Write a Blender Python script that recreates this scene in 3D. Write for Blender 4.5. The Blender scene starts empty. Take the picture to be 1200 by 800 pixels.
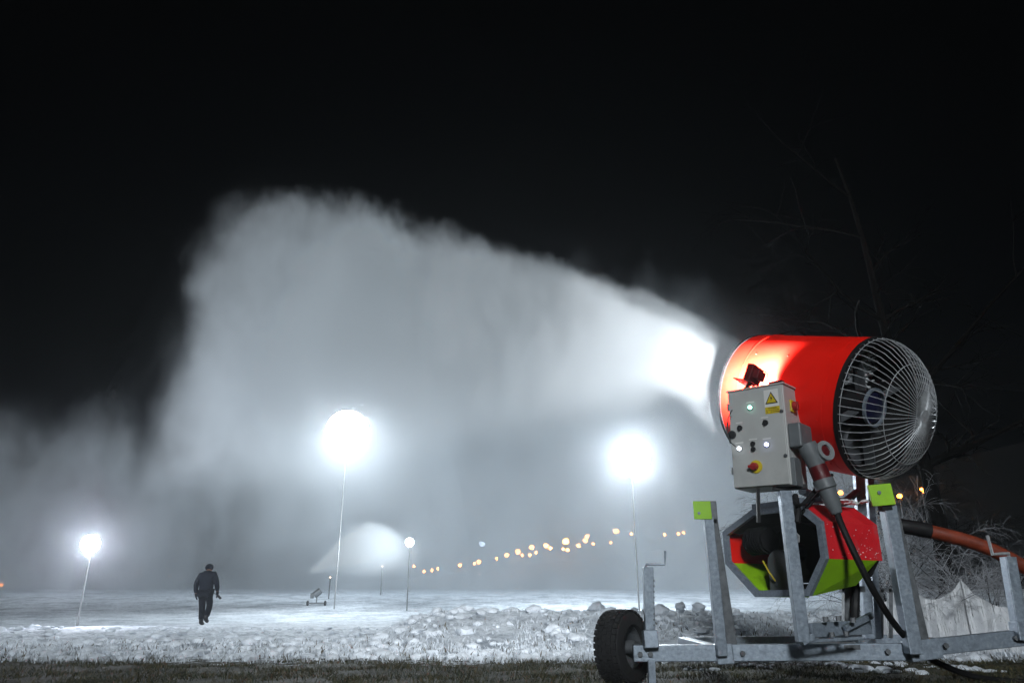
import bpy, bmesh, math, random
import numpy as np
from mathutils import Vector, Matrix, noise as mn

random.seed(7); rng = np.random.default_rng(7)
sc = bpy.context.scene
COL = sc.collection
V = Vector
R = math.radians

# ------------------------------------------------------------------ camera
F = 867.0; PITCH = R(19.8); CAMZ = 0.5
cp, sp_ = math.cos(PITCH), math.sin(PITCH)
def ray(px, py):
    u, v = (px - 600) / F, (400 - py) / F
    return V((u, cp - v * sp_, sp_ + v * cp))
def at(px, py, Y):                       # measured image point -> world point at forward distance Y
    d = ray(px, py)
    return V((0, 0, CAMZ)) + d * (Y / d.y)
def atd(px, py, zc):
    return V((0, 0, CAMZ)) + ray(px, py) * zc

cam = bpy.data.cameras.new('camera'); cam_o = bpy.data.objects.new('camera', cam); COL.objects.link(cam_o)
cam_o.location = (0, 0, CAMZ); cam_o.rotation_euler = (R(90) + PITCH, 0, 0)
cam.sensor_width = 36; cam.lens = 36 * F / 1200; cam.clip_start = 0.05; cam.clip_end = 3000
sc.camera = cam_o

# ------------------------------------------------------------------ materials
class NT:
    def __init__(s, nt): s.nt = nt
    def n(s, typ, **kw):
        x = s.nt.nodes.new(typ)
        for k, v in kw.items(): setattr(x, k, v)
        return x
    def put(s, sock, v):
        if v is None: return
        if hasattr(v, 'is_linked') or isinstance(v, bpy.types.NodeSocket): s.nt.links.new(v, sock)
        else: sock.default_value = v
    def m(s, op, a, b=None, c=None, clamp=False):
        x = s.n('ShaderNodeMath', operation=op, use_clamp=clamp)
        s.put(x.inputs[0], a); s.put(x.inputs[1], b); s.put(x.inputs[2], c)
        return x.outputs[0]
    def noise(s, vec, scale, detail=3, rough=0.55, dist=0):
        x = s.n('ShaderNodeTexNoise'); s.put(x.inputs['Vector'], vec)
        x.inputs['Scale'].default_value = scale; x.inputs['Detail'].default_value = detail
        x.inputs['Roughness'].default_value = rough; x.inputs['Distortion'].default_value = dist
        return x
    def ramp(s, fac, pts):
        x = s.n('ShaderNodeValToRGB'); s.put(x.inputs[0], fac)
        e = x.color_ramp.elements
        while len(e) < len(pts): e.new(0.5)
        for el, (p, c) in zip(e, pts):
            el.position = p; el.color = c if len(c) == 4 else (*c, 1)
        return x.outputs[0]
    def smooth(s, x, a, b, lo=0.0, hi=1.0):
        k = s.n('ShaderNodeMapRange', interpolation_type='SMOOTHSTEP')
        s.put(k.inputs['Value'], x); s.put(k.inputs['From Min'], a); s.put(k.inputs['From Max'], b)
        k.inputs['To Min'].default_value = lo; k.inputs['To Max'].default_value = hi
        return k.outputs['Result']
    def curve(s, x, pts):
        c = s.n('ShaderNodeFloatCurve'); s.put(c.inputs['Value'], x)
        cu = c.mapping.curves[0]
        while len(cu.points) < len(pts): cu.points.new(0.5, 0.5)
        for p, (a, b) in zip(cu.points, pts): p.location = (a, b)
        for p in cu.points: p.handle_type = 'AUTO_CLAMPED'
        c.mapping.update()
        return c.outputs[0]

def newmat(name):
    m = bpy.data.materials.new(name); m.use_nodes = True
    m.node_tree.nodes.clear()
    t = NT(m.node_tree); out = t.n('ShaderNodeOutputMaterial')
    return m, t, out

def pmat(name, col, rough=0.5, metal=0.0, var=0.25, scale=12, bump=0.0, bscale=80, dirt=None, dirt_amt=0.5, spec=0.5, coat=0):
    m, t, out = newmat(name)
    b = t.n('ShaderNodeBsdfPrincipled')
    tc = t.n('ShaderNodeTexCoord').outputs['Object']
    n = t.noise(tc, scale, 5, 0.6)
    c1 = tuple(max(0, x * (1 - var)) for x in col); c2 = tuple(min(1, x * (1 + var)) for x in col)
    c = t.ramp(n.outputs['Fac'], [(0.3, c1), (0.7, c2)])
    if dirt:
        n2 = t.noise(tc, scale * 0.55, 7, 0.7)
        f = t.smooth(n2.outputs['Fac'], 0.52, 0.68, 0, dirt_amt)
        mx = t.n('ShaderNodeMix', data_type='RGBA'); t.put(mx.inputs[0], f); t.put(mx.inputs[6], c)
        mx.inputs[7].default_value = (*dirt, 1); c = mx.outputs[2]
    t.put(b.inputs['Base Color'], c)
    r = t.smooth(n.outputs['Fac'], 0.3, 0.7, max(0.05, rough - 0.1), min(1, rough + 0.12)); t.put(b.inputs['Roughness'], r)
    b.inputs['Metallic'].default_value = metal
    b.inputs['Specular IOR Level'].default_value = spec
    b.inputs['Coat Weight'].default_value = coat
    if bump:
        n3 = t.noise(tc, bscale, 4, 0.6)
        bp = t.n('ShaderNodeBump'); bp.inputs['Strength'].default_value = bump; bp.inputs['Distance'].default_value = 0.01
        t.put(bp.inputs['Height'], n3.outputs['Fac']); t.put(b.inputs['Normal'], bp.outputs[0])
    t.put(out.inputs['Surface'], b.outputs[0])
    return m

def emat(name, col, strength):
    m, t, out = newmat(name)
    e = t.n('ShaderNodeEmission'); e.inputs[0].default_value = (*col, 1); e.inputs[1].default_value = strength
    t.put(out.inputs['Surface'], e.outputs[0])
    return m

M = {}
M['steel'] = pmat('galvanised_steel', (0.27, 0.32, 0.38), 0.40, 0.4, 0.22, 45, 0.15, 160, dirt=(0.50, 0.56, 0.62), dirt_amt=0.4)
M['steel_dark'] = pmat('weathered_steel', (0.13, 0.14, 0.15), 0.5, 0.4, 0.35, 22, 0.15, 120)
M['red'] = pmat('red_paint', (0.93, 0.013, 0.006), 0.45, 0, 0.05, 3, 0.05, 40, spec=0.25, dirt=(0.5, 0.012, 0.01), dirt_amt=0.5)
M['red_frosted'] = pmat('red_paint_frosted', (0.75, 0.016, 0.025), 0.5, 0, 0.08, 9, 0.3, 60, dirt=(0.45, 0.12, 0.13), dirt_amt=0.55)
M['lime'] = pmat('lime_paint', (0.31, 0.62, 0.010), 0.5, 0, 0.1, 6, 0.1, 40, dirt=(0.16, 0.26, 0.03), dirt_amt=0.6)
M['black'] = pmat('black_plastic', (0.010, 0.010, 0.011), 0.62, 0, 0.3, 20, spec=0.3)
M['rubber'] = pmat('tyre_rubber', (0.014, 0.014, 0.015), 0.8, 0, 0.4, 18, 0.3, 60, dirt=(0.05, 0.048, 0.04), dirt_amt=0.4)
M['cabinet'] = pmat('grey_cabinet_paint', (0.47, 0.48, 0.47), 0.5, 0, 0.05, 5, 0.08, 60, dirt=(0.36, 0.37, 0.37), dirt_amt=0.5)
M['grey_plastic'] = pmat('grey_plastic', (0.14, 0.155, 0.165), 0.5, 0, 0.12, 14, 0.1, 60)
M['grey_light'] = pmat('pale_grey_plastic', (0.26, 0.28, 0.29), 0.5, 0, 0.12, 14, 0.1, 60)
M['maroon'] = pmat('dark_red_plastic', (0.10, 0.006, 0.009), 0.45, 0, 0.1, 20)
M['redplastic'] = pmat('red_switch_plastic', (0.35, 0.012, 0.01), 0.45, 0, 0.1, 20)
M['yellow'] = pmat('yellow_plastic', (0.62, 0.47, 0.01), 0.5, 0, 0.1, 20)
M['white'] = pmat('white_sticker', (0.72, 0.72, 0.7), 0.6, 0, 0.05, 20)
M['ink'] = pmat('black_ink', (0.02, 0.02, 0.02), 0.6, 0, 0.05, 20)
M['hose'] = pmat('orange_hose', (0.22, 0.035, 0.012), 0.6, 0, 0.3, 14, 0.3, 60, dirt=(0.1, 0.03, 0.02))
M['wire'] = pmat('guard_wire', (0.44, 0.46, 0.48), 0.42, 0.2, 0.25, 30)
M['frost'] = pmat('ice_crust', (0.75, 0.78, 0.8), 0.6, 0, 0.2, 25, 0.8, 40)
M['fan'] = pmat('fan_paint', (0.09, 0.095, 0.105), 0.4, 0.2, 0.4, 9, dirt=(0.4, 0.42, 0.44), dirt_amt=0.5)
M['motor'] = pmat('blue_motor_paint', (0.012, 0.014, 0.05), 0.35, 0.1, 0.2, 9)
M['inside'] = pmat('dark_lining', (0.012, 0.012, 0.012), 0.7, 0, 0.2, 9)
M['cloth'] = pmat('dark_navy_cloth', (0.008, 0.010, 0.016), 0.95, 0, 0.3, 9, 0.4, 40, spec=0.03)
M['cloth_trousers'] = pmat('black_cloth', (0.006, 0.007, 0.010), 0.95, 0, 0.3, 9, 0.4, 40, spec=0.03)
M['skin'] = pmat('skin', (0.35, 0.2, 0.14), 0.6, 0, 0.1, 9)
M['bark'] = pmat('dark_bark', (0.006, 0.0057, 0.0054), 0.95, 0, 0.4, 12, 0.5, 30, spec=0.03)
M['twig_frost'] = pmat('frosted_twig', (0.30, 0.31, 0.33), 0.8, 0, 0.7, 3, 0.3, 60)
M['pole'] = pmat('pole_paint', (0.32, 0.33, 0.34), 0.5, 0.2, 0.2, 3)
M['lamp_white'] = emat('floodlight_lens', (0.86, 0.95, 1.0), 260)
M['lamp_main'] = emat('main_floodlight_lens', (0.86, 0.95, 1.0), 260)
M['lamp_small'] = emat('small_floodlight_lens', (0.86, 0.95, 1.0), 120)
M['lamp_far'] = emat('far_floodlight_lens', (0.85, 0.88, 1.0), 500)
M['lamp_blue'] = emat('bluish_lamp', (0.6, 0.75, 1.0), 10)
M['lamp_orange'] = emat('sodium_lamp', (1.0, 0.42, 0.12), 60)
M['lamp_gold'] = emat('warm_lamp', (1.0, 0.36, 0.08), 60)
M['lamp_dim'] = emat('dim_warm_lamp', (1.0, 0.75, 0.5), 5)
M['lamp_deep'] = emat('deep_orange_lamp', (1.0, 0.24, 0.03), 30)
M['led_green'] = emat('green_indicator', (0.35, 1.0, 0.72), 5)
M['led_white'] = emat('white_indicator', (0.85, 0.92, 1.0), 5)
M['led_blue'] = emat('blue_indicator', (0.55, 0.6, 1.0), 5)

for k_ in ('lamp_blue', 'lamp_orange', 'lamp_gold', 'lamp_deep', 'led_green', 'led_white', 'led_blue'): M[k_].cycles.emission_sampling = 'NONE'

# ------------------------------------------------------------------ mesh helpers
class MB:
    def __init__(s): s.v = []; s.f = []; s.mi = []; s.cur = 0
    def _add(s, vs, fs):
        o = len(s.v); s.v += [tuple(x) for x in vs]; s.f += [tuple(i + o for i in f) for f in fs]; s.mi += [s.cur] * len(fs)
    def box(s, c, ax, ay, az, sx, sy, sz):
        c = V(c); ax, ay, az = V(ax).normalized(), V(ay).normalized(), V(az).normalized()
        vs = [c + ax * sx / 2 * a + ay * sy / 2 * b + az * sz / 2 * d for a in (-1, 1) for b in (-1, 1) for d in (-1, 1)]
        fs = [(0, 1, 3, 2), (4, 6, 7, 5), (0, 4, 5, 1), (2, 3, 7, 6), (0, 2, 6, 4), (1, 5, 7, 3)]
        s._add(vs, fs); return s
    def beam(s, a, b, w, h=None, up=(0, 0, 1), ext=0.0):
        a, b = V(a), V(b); d = (b - a); L = d.length; d.normalize()
        up = V(up)
        if abs(d.dot(up)) > 0.95: up = V((0, -1, 0))
        x = d.cross(up).normalized(); y = x.cross(d).normalized()
        return s.box((a + b) / 2, d, x, y, L + ext, w, h or w)
    def tube(s, pts, r, n=8, cap=True):
        pts = [V(p) for p in pts]; rs = r if isinstance(r, (list, tuple)) else [r] * len(pts)
        vs = []; fs = []; px = None
        for i, p in enumerate(pts):
            d = (pts[min(i + 1, len(pts) - 1)] - pts[max(i - 1, 0)]).normalized()
            if px is None:
                px = d.orthogonal().normalized()
            else:
                px = (px - d * px.dot(d)); px = px.normalized() if px.length > 1e-6 else d.orthogonal().normalized()
            py = d.cross(px)
            for k in range(n):
                a = 2 * math.pi * k / n
                vs.append(p + (px * math.cos(a) + py * math.sin(a)) * rs[i])
        for i in range(len(pts) - 1):
            for k in range(n):
                fs.append((i * n + k, i * n + (k + 1) % n, (i + 1) * n + (k + 1) % n, (i + 1) * n + k))
        if cap:
            fs.append(tuple(range(n - 1, -1, -1))); fs.append(tuple((len(pts) - 1) * n + k for k in range(n)))
        s._add(vs, fs); return s
    def lathe(s, o, ax, prof, n=48, closed=False):       # prof: list of (h, r) along the axis
        o = V(o); ax = V(ax).normalized(); x = ax.orthogonal().normalized(); y = ax.cross(x)
        vs = []; fs = []
        for h, r in prof:
            for k in range(n):
                a = 2 * math.pi * k / n
                vs.append(o + ax * h + (x * math.cos(a) + y * math.sin(a)) * max(r, 1e-4))
        m = len(prof)
        for i in range(m if closed else m - 1):
            j = (i + 1) % m
            for k in range(n):
                fs.append((i * n + k, i * n + (k + 1) % n, j * n + (k + 1) % n, j * n + k))
        s._add(vs, fs); return s
    def prism(s, poly, ext):
        ext = V(ext); poly = [V(p) for p in poly]; n = len(poly)
        vs = poly + [p + ext for p in poly]
        fs = [tuple(range(n)), tuple(range(2 * n - 1, n - 1, -1))] + [(i, n + i, n + (i + 1) % n, (i + 1) % n) for i in range(n)]
        s._add(vs, fs); return s
    def build(s, name, mat, parent=None, smooth=False, bevel=0.0, inv=None, angle=35):
        me = bpy.data.meshes.new(name); me.from_pydata(s.v, [], s.f); me.update()
        mats = mat if isinstance(mat, (list, tuple)) else [mat]
        for m in mats: me.materials.append(m)
        if len(mats) > 1: me.polygons.foreach_set('material_index', s.mi)
        bm = bmesh.new(); bm.from_mesh(me); bmesh.ops.recalc_face_normals(bm, faces=bm.faces); bm.to_mesh(me); bm.free()
        if smooth:
            me.polygons.foreach_set('use_smooth', [True] * len(me.polygons))
            me.set_sharp_from_angle(angle=R(angle))
        o = bpy.data.objects.new(name, me); COL.objects.link(o)
        if parent is not None:
            o.parent = parent
            if inv is not None: o.matrix_parent_inverse = inv
        if bevel:
            b = o.modifiers.new('bevel', 'BEVEL'); b.width = bevel; b.segments = 2; b.limit_method = 'ANGLE'; b.angle_limit = R(40)
        return o

def tag(o, label=None, cat=None, group=None, kind=None):
    for k, v in (('label', label), ('category', cat), ('group', group), ('kind', kind)):
        if v: o[k] = v
    return o
def empty(name, loc=(0, 0, 0)):
    o = bpy.data.objects.new(name, None); COL.objects.link(o); o.location = loc; o.empty_display_size = 0.2
    return o
def copy_tree(o, parent=None):
    c = o.copy(); COL.objects.link(c)
    if parent is not None: c.parent = parent
    for ch in list(o.children): copy_tree(ch, c)
    return c
def blob(mb, c, r, sub=2, amp=0.25, freq=1.5, squash=0.8):
    bm = bmesh.new(); bmesh.ops.create_icosphere(bm, subdivisions=sub, radius=1)
    off = V((random.random() * 50, random.random() * 50, random.random() * 50))
    vs = []
    for v in bm.verts:
        k = 1 + amp * mn.noise(v.co * freq + off) + amp * 0.4 * mn.noise(v.co * freq * 3 + off)
        p = v.co * k * r; p.z *= squash
        vs.append(V(c) + p)
    bm.verts.index_update()
    fs = [tuple(v.index for v in f.verts) for f in bm.faces]
    bm.free(); mb._add(vs, fs)

def ss(a, b, x):
    t = min(1, max(0, (x - a) / (b - a))); return t * t * (3 - 2 * t)
def interp(x, tab):
    return float(np.interp(x, [a for a, b in tab], [b for a, b in tab]))

# ------------------------------------------------------------------ ground
HILL = [(-200, 0), (-60, 0.5), (-22, 2.6), (32, 8.5), (60, 19), (90, 26), (160, 32)]
def bank(x, y):
    yc = 12.6 - 0.10 * x
    a = 0.36 * ss(-2.4, -0.9, x) * (1 - 0.35 * ss(3.0, 6.5, x))
    k = ss(yc - 3.6, yc - 0.3, y) * (1 - ss(yc + 0.3, yc + 2.5, y))
    return a * k
def lumps(x, y, cell, amp):
    d = mn.voronoi(V((x / cell, y / cell, 3.1)))[0][0]
    return amp * math.sqrt(max(0.0, 1 - (d * 1.25) ** 2))
def gz(x, y, fine=True):
    z = 1.75 * ss(26, 56, y)
    if y > 78: z += interp(x, HILL) * ss(78, 125, y)
    if -12 < x < 16 and 4 < y < 26 and fine:
        b = bank(x, y)
        k = min(1.0, b / 0.24)
        z += b
        z += k * (lumps(x, y, 0.6, 0.11) + lumps(x + 7.7, y + 2, 0.24, 0.05) - 0.07)
        snowk = ss(7.8, 9.0, y) * (1 - 0.7 * ss(13, 24, y))
        z += snowk * (1 - 0.6 * k) * (0.05 * mn.noise(V((x * 1.3, y * 1.3, 0))) + 0.05 * mn.noise(V((x * 4, y * 4, 5))))
        z += (1 - ss(7.6, 8.2, y)) * (0.025 * mn.noise(V((x * 2.2, y * 2.2, 9))) + 0.012 * mn.noise(V((x * 8, y * 8, 2))))
        z += 0.03 * ss(7.7, 8.3, y)
    return z
xs = list(np.concatenate([np.geomspace(-900, -14, 26)[:-1] if False else -np.geomspace(900, 12, 24), np.arange(-11.9, 14.0, 0.07), np.geomspace(14.1, 900, 24)]))
ys = list(np.concatenate([np.arange(-30, 4, 3.0), np.arange(4, 7.4, 0.15), np.arange(7.4, 16.5, 0.06), np.arange(16.5, 26, 0.22), np.geomspace(26.2, 1200, 70)]))
gv = [(x, y, gz(x, y)) for y in ys for x in xs]
nx = len(xs)
gf = [(j * nx + i, j * nx + i + 1, (j + 1) * nx + i + 1, (j + 1) * nx + i) for j in range(len(ys) - 1) for i in range(nx - 1)]
gm = bpy.data.meshes.new('ground'); gm.from_pydata(gv, [], gf); gm.polygons.foreach_set('use_smooth', [True] * len(gm.polygons)); gm.update()
ground = bpy.data.objects.new('ground', gm); COL.objects.link(ground); tag(ground, kind='structure')
m, t, out = newmat('ground_snow_and_turf')
b = t.n('ShaderNodeBsdfPrincipled'); tc = t.n('ShaderNodeTexCoord').outputs['Object']
sep = t.n('ShaderNodeSeparateXYZ'); t.put(sep.inputs[0], tc)
nA = t.noise(tc, 0.9, 6, 0.65); nB = t.noise(tc, 7, 6, 0.7); nC = t.noise(tc, 45, 4, 0.6)
yy = t.m('ADD', sep.outputs[1], t.m('MULTIPLY', t.m('SUBTRACT', nA.outputs['Fac'], 0.5), 1.6))
yy = t.m('ADD', yy, t.m('MULTIPLY', t.m('SUBTRACT', nB.outputs['Fac'], 0.5), 2.4))
snowf = t.smooth(yy, 7.75, 8.15)
patch = t.smooth(nB.outputs['Fac'], 0.66, 0.72, 0, 0.5)
snowf = t.m('MAXIMUM', snowf, patch)
# far hillside is bare again; night darkness is put into its near-black colour
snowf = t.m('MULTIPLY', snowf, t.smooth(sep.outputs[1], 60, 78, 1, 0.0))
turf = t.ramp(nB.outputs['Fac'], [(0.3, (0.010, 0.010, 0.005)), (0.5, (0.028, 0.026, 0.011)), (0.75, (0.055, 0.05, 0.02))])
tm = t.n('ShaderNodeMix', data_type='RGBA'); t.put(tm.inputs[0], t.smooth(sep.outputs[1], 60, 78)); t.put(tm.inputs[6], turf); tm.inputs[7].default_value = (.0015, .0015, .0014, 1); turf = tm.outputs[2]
snow = t.ramp(t.m('ADD', t.m('MULTIPLY', nA.outputs['Fac'], 0.5), t.m('MULTIPLY', nB.outputs['Fac'], 0.5)), [(0.40, (0.28, 0.32, 0.37)), (0.56, (0.70, 0.75, 0.81))])
mx = t.n('ShaderNodeMix', data_type='RGBA'); t.put(mx.inputs[0], snowf); t.put(mx.inputs[6], turf); t.put(mx.inputs[7], snow)
t.put(b.inputs['Base Color'], mx.outputs[2]); b.inputs['Roughness'].default_value = 0.75; b.inputs['Specular IOR Level'].default_value = 0.25
bp = t.n('ShaderNodeBump'); bp.inputs['Strength'].default_value = 0.9; bp.inputs['Distance'].default_value = 0.05
t.put(bp.inputs['Height'], t.m('ADD', nB.outputs['Fac'], t.m('MULTIPLY', nC.outputs['Fac'], 0.4))); t.put(b.inputs['Normal'], bp.outputs[0])
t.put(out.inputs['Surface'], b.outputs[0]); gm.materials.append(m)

M['snow'] = pmat('clumped_snow', (0.70, 0.75, 0.81), 0.8, 0, 0.18, 5, 1.0, 30, dirt=(0.42, 0.45, 0.49), dirt_amt=0.6, spec=0.25)

# lumps of thrown snow lying on the bank
mb = MB()
for i in range(420):
    x = random.uniform(-2.2, 8.5); y = random.uniform(9.0, 14.2) - 0.1 * x
    if bank(x, y) < 0.05: continue
    r = random.choice([0.03, 0.04, 0.05, 0.06, 0.08, 0.11]) * random.uniform(0.8, 1.25)
    blob(mb, (x, y, gz(x, y) + r * 0.05), r, 2, 0.7, 2.2, 0.6)
for (px, py, Y, r) in ((773, 716, 11.4, 0.17), (797, 710, 11.8, 0.10), (818, 712, 11.9, 0.13), (512, 718, 12.0, 0.10), (840, 716, 11.5, 0.11), (700, 712, 12.5, 0.14)):
    p = at(px, py, Y); p.z = max(p.z, gz(p.x, p.y) + r * 0.3); blob(mb, p, r * .75, 3, 0.4, 1.7, 0.8)
lump_o = mb.build('snow_lumps', M['snow'], smooth=True, angle=60); tag(lump_o, 'rounded white lumps of thrown snow heaped along the snow bank', 'snow', kind='stuff')

# frosted tussocks and dark turf
def blades(n, xr, yr, hr, wr, name, mats, spread, dens=None, lean=0.5):
    vs = []; fs = []; mi = []
    k = 0
    while k < n:
        y = random.uniform(*yr); x = random.uniform(xr[0], xr[1]) * (y / yr[1])
        if dens and random.random() > dens(x, y): k += 0.3; continue
        k += 1
        z = gz(x, y) - 0.005
        h = random.uniform(*hr); w = random.uniform(*wr)
        a = random.uniform(0, math.pi * 2); dx, dy = math.cos(a) * w, math.sin(a) * w
        lx, ly = random.gauss(0, lean) * h, random.gauss(0, lean) * h
        o = len(vs)
        vs += [(x - dx, y - dy, z), (x + dx, y + dy, z), (x + dx * .6 + lx * .4, y + dy * .6 + ly * .4, z + h * .6), (x - dx * .6 + lx * .4, y - dy * .6 + ly * .4, z + h * .6), (x + lx, y + ly, z + h)]
        fs += [(o, o + 1, o + 2, o + 3), (o + 3, o + 2, o + 4)]
        i = random.randrange(len(mats)); mi += [i, i]
    me = bpy.data.meshes.new(name); me.from_pydata(vs, [], fs); me.update()
    for q in mats: me.materials.append(q)
    me.polygons.foreach_set('material_index', mi)
    o = bpy.data.objects.new(name, me); COL.objects.link(o); return o
g1 = pmat('dead_grass', (0.062, 0.048, 0.018), 0.9, 0, 0.5, 4); g2 = pmat('dull_green_grass', (0.022, 0.032, 0.012), 0.9, 0, 0.5, 4); g3 = pmat('straw', (0.10, 0.09, 0.045), 0.9, 0, 0.4, 4)
f1 = pmat('hoar_frost_blade', (0.66, 0.71, 0.77), 0.9, 0, 0.25, 3); f2 = pmat('half_frosted_blade', (0.36, 0.39, 0.42), 0.9, 0, 0.4, 4)
grass = blades(42000, (-6.4, 7.2), (5.2, 8.4), (0.015, 0.055), (0.0015, 0.004), 'grass', [g1, g1, g2, g2, g3], 0, lambda x, y: (0.15 + 0.85 * (mn.noise(V((x * 1.5, y * 2.5, 1))) > -0.05)) * (1 - ss(7.5, 8.3, y + .8 * mn.noise(V((x * .9, 3, 3)))) * .8), 0.8)
tag(grass, 'dark short dead grass along the bottom of the scene', 'grass', kind='stuff')
def fd(x, y):
    return (0.25 + 0.75 * (mn.noise(V((x * 1.1, y * 1.1, 4))) > -0.05)) * (1 - ss(9.5, 12.5, y) * 0.9)
frosted = blades(22000, (-8.6, 9.5), (7.7, 12.0), (0.02, 0.085), (0.003, 0.010), 'frosted_grass', [f1, f1, f1, f1, f1, f2, f2, g1], 0, fd, 0.5)
tag(frosted, 'white frosted grass tufts poking out of the snow edge', 'grass', kind='stuff')
# trodden, clotted snow on the open field
mb = MB()
for i in range(1500):
    y = 8.0 + 12 * random.random() ** 1.6; x = random.uniform(-8.2, 6.5) * y / 11
    if y > 8.7 and mn.noise(V((x * .7, y * .5, 8))) < -0.1 and random.random() < .7: continue
    r = random.uniform(0.02, 0.075) * (1 + 0.04 * y)
    blob(mb, (x, y, gz(x, y) + r * .1), r, 1, 0.5, 1.8, 0.6)
clods = mb.build('snow_clods', M['snow'], smooth=True, angle=60); tag(clods, 'small clods of trodden snow on the open field', 'snow', kind='stuff')
# slabs of ice and old snow in the turf under the machine
mb = MB()
for (px, py, w) in ((1000, 783, .12), (1020, 786, .16), (985, 780, .1), (1050, 780, .14), (1065, 788, .1), (690 + 120, 787, .06), (830, 786, .08), (940, 779, .1), (880, 780, .09), (960, 779, .1), (1135, 784, .14), (1160, 786, .08), (905, 783, .06), (700, 775, .1), (1098, 782, .05), (860, 777, .1)):
    d = ray(px, py); k = -CAMZ / d.z; x, y = d.x * k, d.y * k
    for j in range(4):
        blob(mb, (x + random.uniform(-w, w), y + random.uniform(-.15, .15), gz(x, y) + .01), w * random.uniform(.25, .55), 2, 0.6, 2, 0.4)
ice = mb.build('snow_remnants', M['snow'], smooth=True, angle=50); tag(ice, 'dirty white remnants of snow in the dark grass under the machine', 'snow', kind='stuff')

# ------------------------------------------------------------------ snow gun in the foreground
GL = V((2.1, 5.7, 0.0)); gun = empty('snow_gun', GL); GI = Matrix.Translation(-GL)
tag(gun, 'large red fan snow gun with grey control box on a galvanised steel trailer', 'snow gun')
def gp(mb, name, mat, parent=None, **kw):
    if parent is None: return mb.build(name, mat, gun, inv=GI, **kw)
    return mb.build(name, mat, parent, **kw)

# barrel
Rc = atd(1030, 478, 5.29); Mc = atd(892, 463, 6.13); ax = (Mc - Rc).normalized(); BL_ = (Mc - Rc).length
RR = 0.505
barrel = gp(MB().lathe(Rc, ax, [(0.03, RR), (0.2, RR), (BL_ - 0.05, RR - 0.005), (BL_, RR - 0.008), (BL_, RR - 0.03), (BL_ - .05, RR - 0.03), (0.03, RR - 0.03)], 96, True), 'barrel', M['red'], smooth=True)
gp(MB().lathe(Rc, ax, [(0.0, RR + .004), (0.0295, RR + .006), (0.0295, RR - .04), (0.0, RR - .04)], 96, True), 'rim', M['black'], barrel, smooth=True)
gp(MB().lathe(Rc, ax, [(BL_ + .0005, RR - .001), (BL_ + .025, RR - .004), (BL_ + .025, RR - .05), (BL_ + .0005, RR - .05)], 96, True), 'nozzle_ring', M['black'], barrel, smooth=True)
gp(MB().lathe(Rc, ax, [(0.035, RR - .0315), (BL_ - .01, RR - .0315), (BL_ - .01, RR - .04), (0.035, RR - .04)], 64, True), 'lining', M['inside'], barrel, smooth=True)
nvec = (V((-.83, -.56, 0)) - ax * V((-.83, -.56, 0)).dot(ax)).normalized(); tvec = ax.cross(nvec)
seam = MB()
for h in (.12, BL_ - .16):
    seam.lathe(Rc, ax, [(h, RR - .002), (h, RR + .0018), (h + .012, RR + .0018), (h + .012, RR - .002)], 96, True)
gp(seam.build if False else seam, 'seam_band', M['red'], barrel, smooth=True)['kind'] = 'stuff'
for h in (.16, BL_ * .5, BL_ - .22):
    for a in (-62, -20, 34):
        rd_ = nvec * math.cos(R(a)) + tvec * math.sin(R(a))
        gp(MB().lathe(Rc + ax * h + rd_ * (RR - .001), rd_, [(0, 0), (0, .008), (.005, .006), (.007, 0)], 12), 'rivet', M['red'], barrel, smooth=True)
# fan guard: wires from the rim over a dome to the hub plate
ex = ax.orthogonal().normalized(); ey = ax.cross(ex)
TIP = Rc - ax * .33; TIP = atd(1083, 488, ((TIP.x * 0 + (TIP.y * cp + (TIP.z - CAMZ) * sp_))))
def dome(a, ph, rr=RR - 0.004, H=0.34):
    r = (rr - 0.04) * max(0.0, math.cos(a)) ** 1.12 + 0.04
    return Rc + (TIP - Rc) * math.sin(a) + (ex * math.cos(ph) + ey * math.sin(ph)) * r
mb = MB()
NW = 54
for k in range(NW):
    ph = 2 * math.pi * k / NW
    mb.tube([dome(R(a), ph) for a in (0, 12, 26, 40, 54, 66, 76, 83, 90)], 0.0028, 5)
for a in (2, 46):
    mb.tube([dome(R(a), 2 * math.pi * k / 60, RR - .008) for k in range(61)], 0.003, 5)
guard = gp(mb, 'fan_guard', M['wire'], smooth=True)
gp(MB().lathe(TIP + (Rc - TIP).normalized() * -.006, Rc - TIP, [(0, 0.0), (0, .046), (.012, .046), (.012, 0)], 32), 'guard_hub', M['wire'], guard, smooth=True)
# fan and motor
mb = MB()
for k in range(9):
    ph = 2 * math.pi * k / 9
    rows = []
    for r_, tw in ((0.15, 50), (0.26, 40), (0.37, 32), (0.455, 26)):
        rad = ex * math.cos(ph) + ey * math.sin(ph); tan = -ex * math.sin(ph) + ey * math.cos(ph)
        c = Rc + ax * 0.26 + rad * r_; d = tan * math.cos(R(tw)) + ax * math.sin(R(tw)); wv = 0.075 + r_ * .12
        rows.append((c - d * wv, c + d * wv))
    for (a0, a1), (b0, b1) in zip(rows, rows[1:]):
        mb.prism([a0, a1, b1, b0], ax * 0.008)
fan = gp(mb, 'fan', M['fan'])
gp(MB().lathe(Rc + ax * .03, ax, [(.012, .11), (.015, .125), (.15, .125), (.25, .15), (.45, .15), (.45, 0)], 40), 'motor', M['black'], smooth=True)
gp(MB().lathe(Rc + ax * .03, ax, [(-.012, 0), (-.006, .07), (.004, .108), (.02, .11), (.02, 0)], 40), 'motor_cap', M['motor'], smooth=True)
gp(MB().lathe(Rc + ax * .022, ax, [(0, .125), (0, .14), (.02, .142), (.02, .125)], 48, True), 'motor_ring', M['steel'], smooth=True)
mb = MB()
for k in range(4):
    ph = R(20 + 90 * k); rad = ex * math.cos(ph) + ey * math.sin(ph)
    mb.beam(Rc + ax * .12 + rad * .12, Rc + ax * .12 + rad * (RR - .045), .012, .08, ax)
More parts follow.
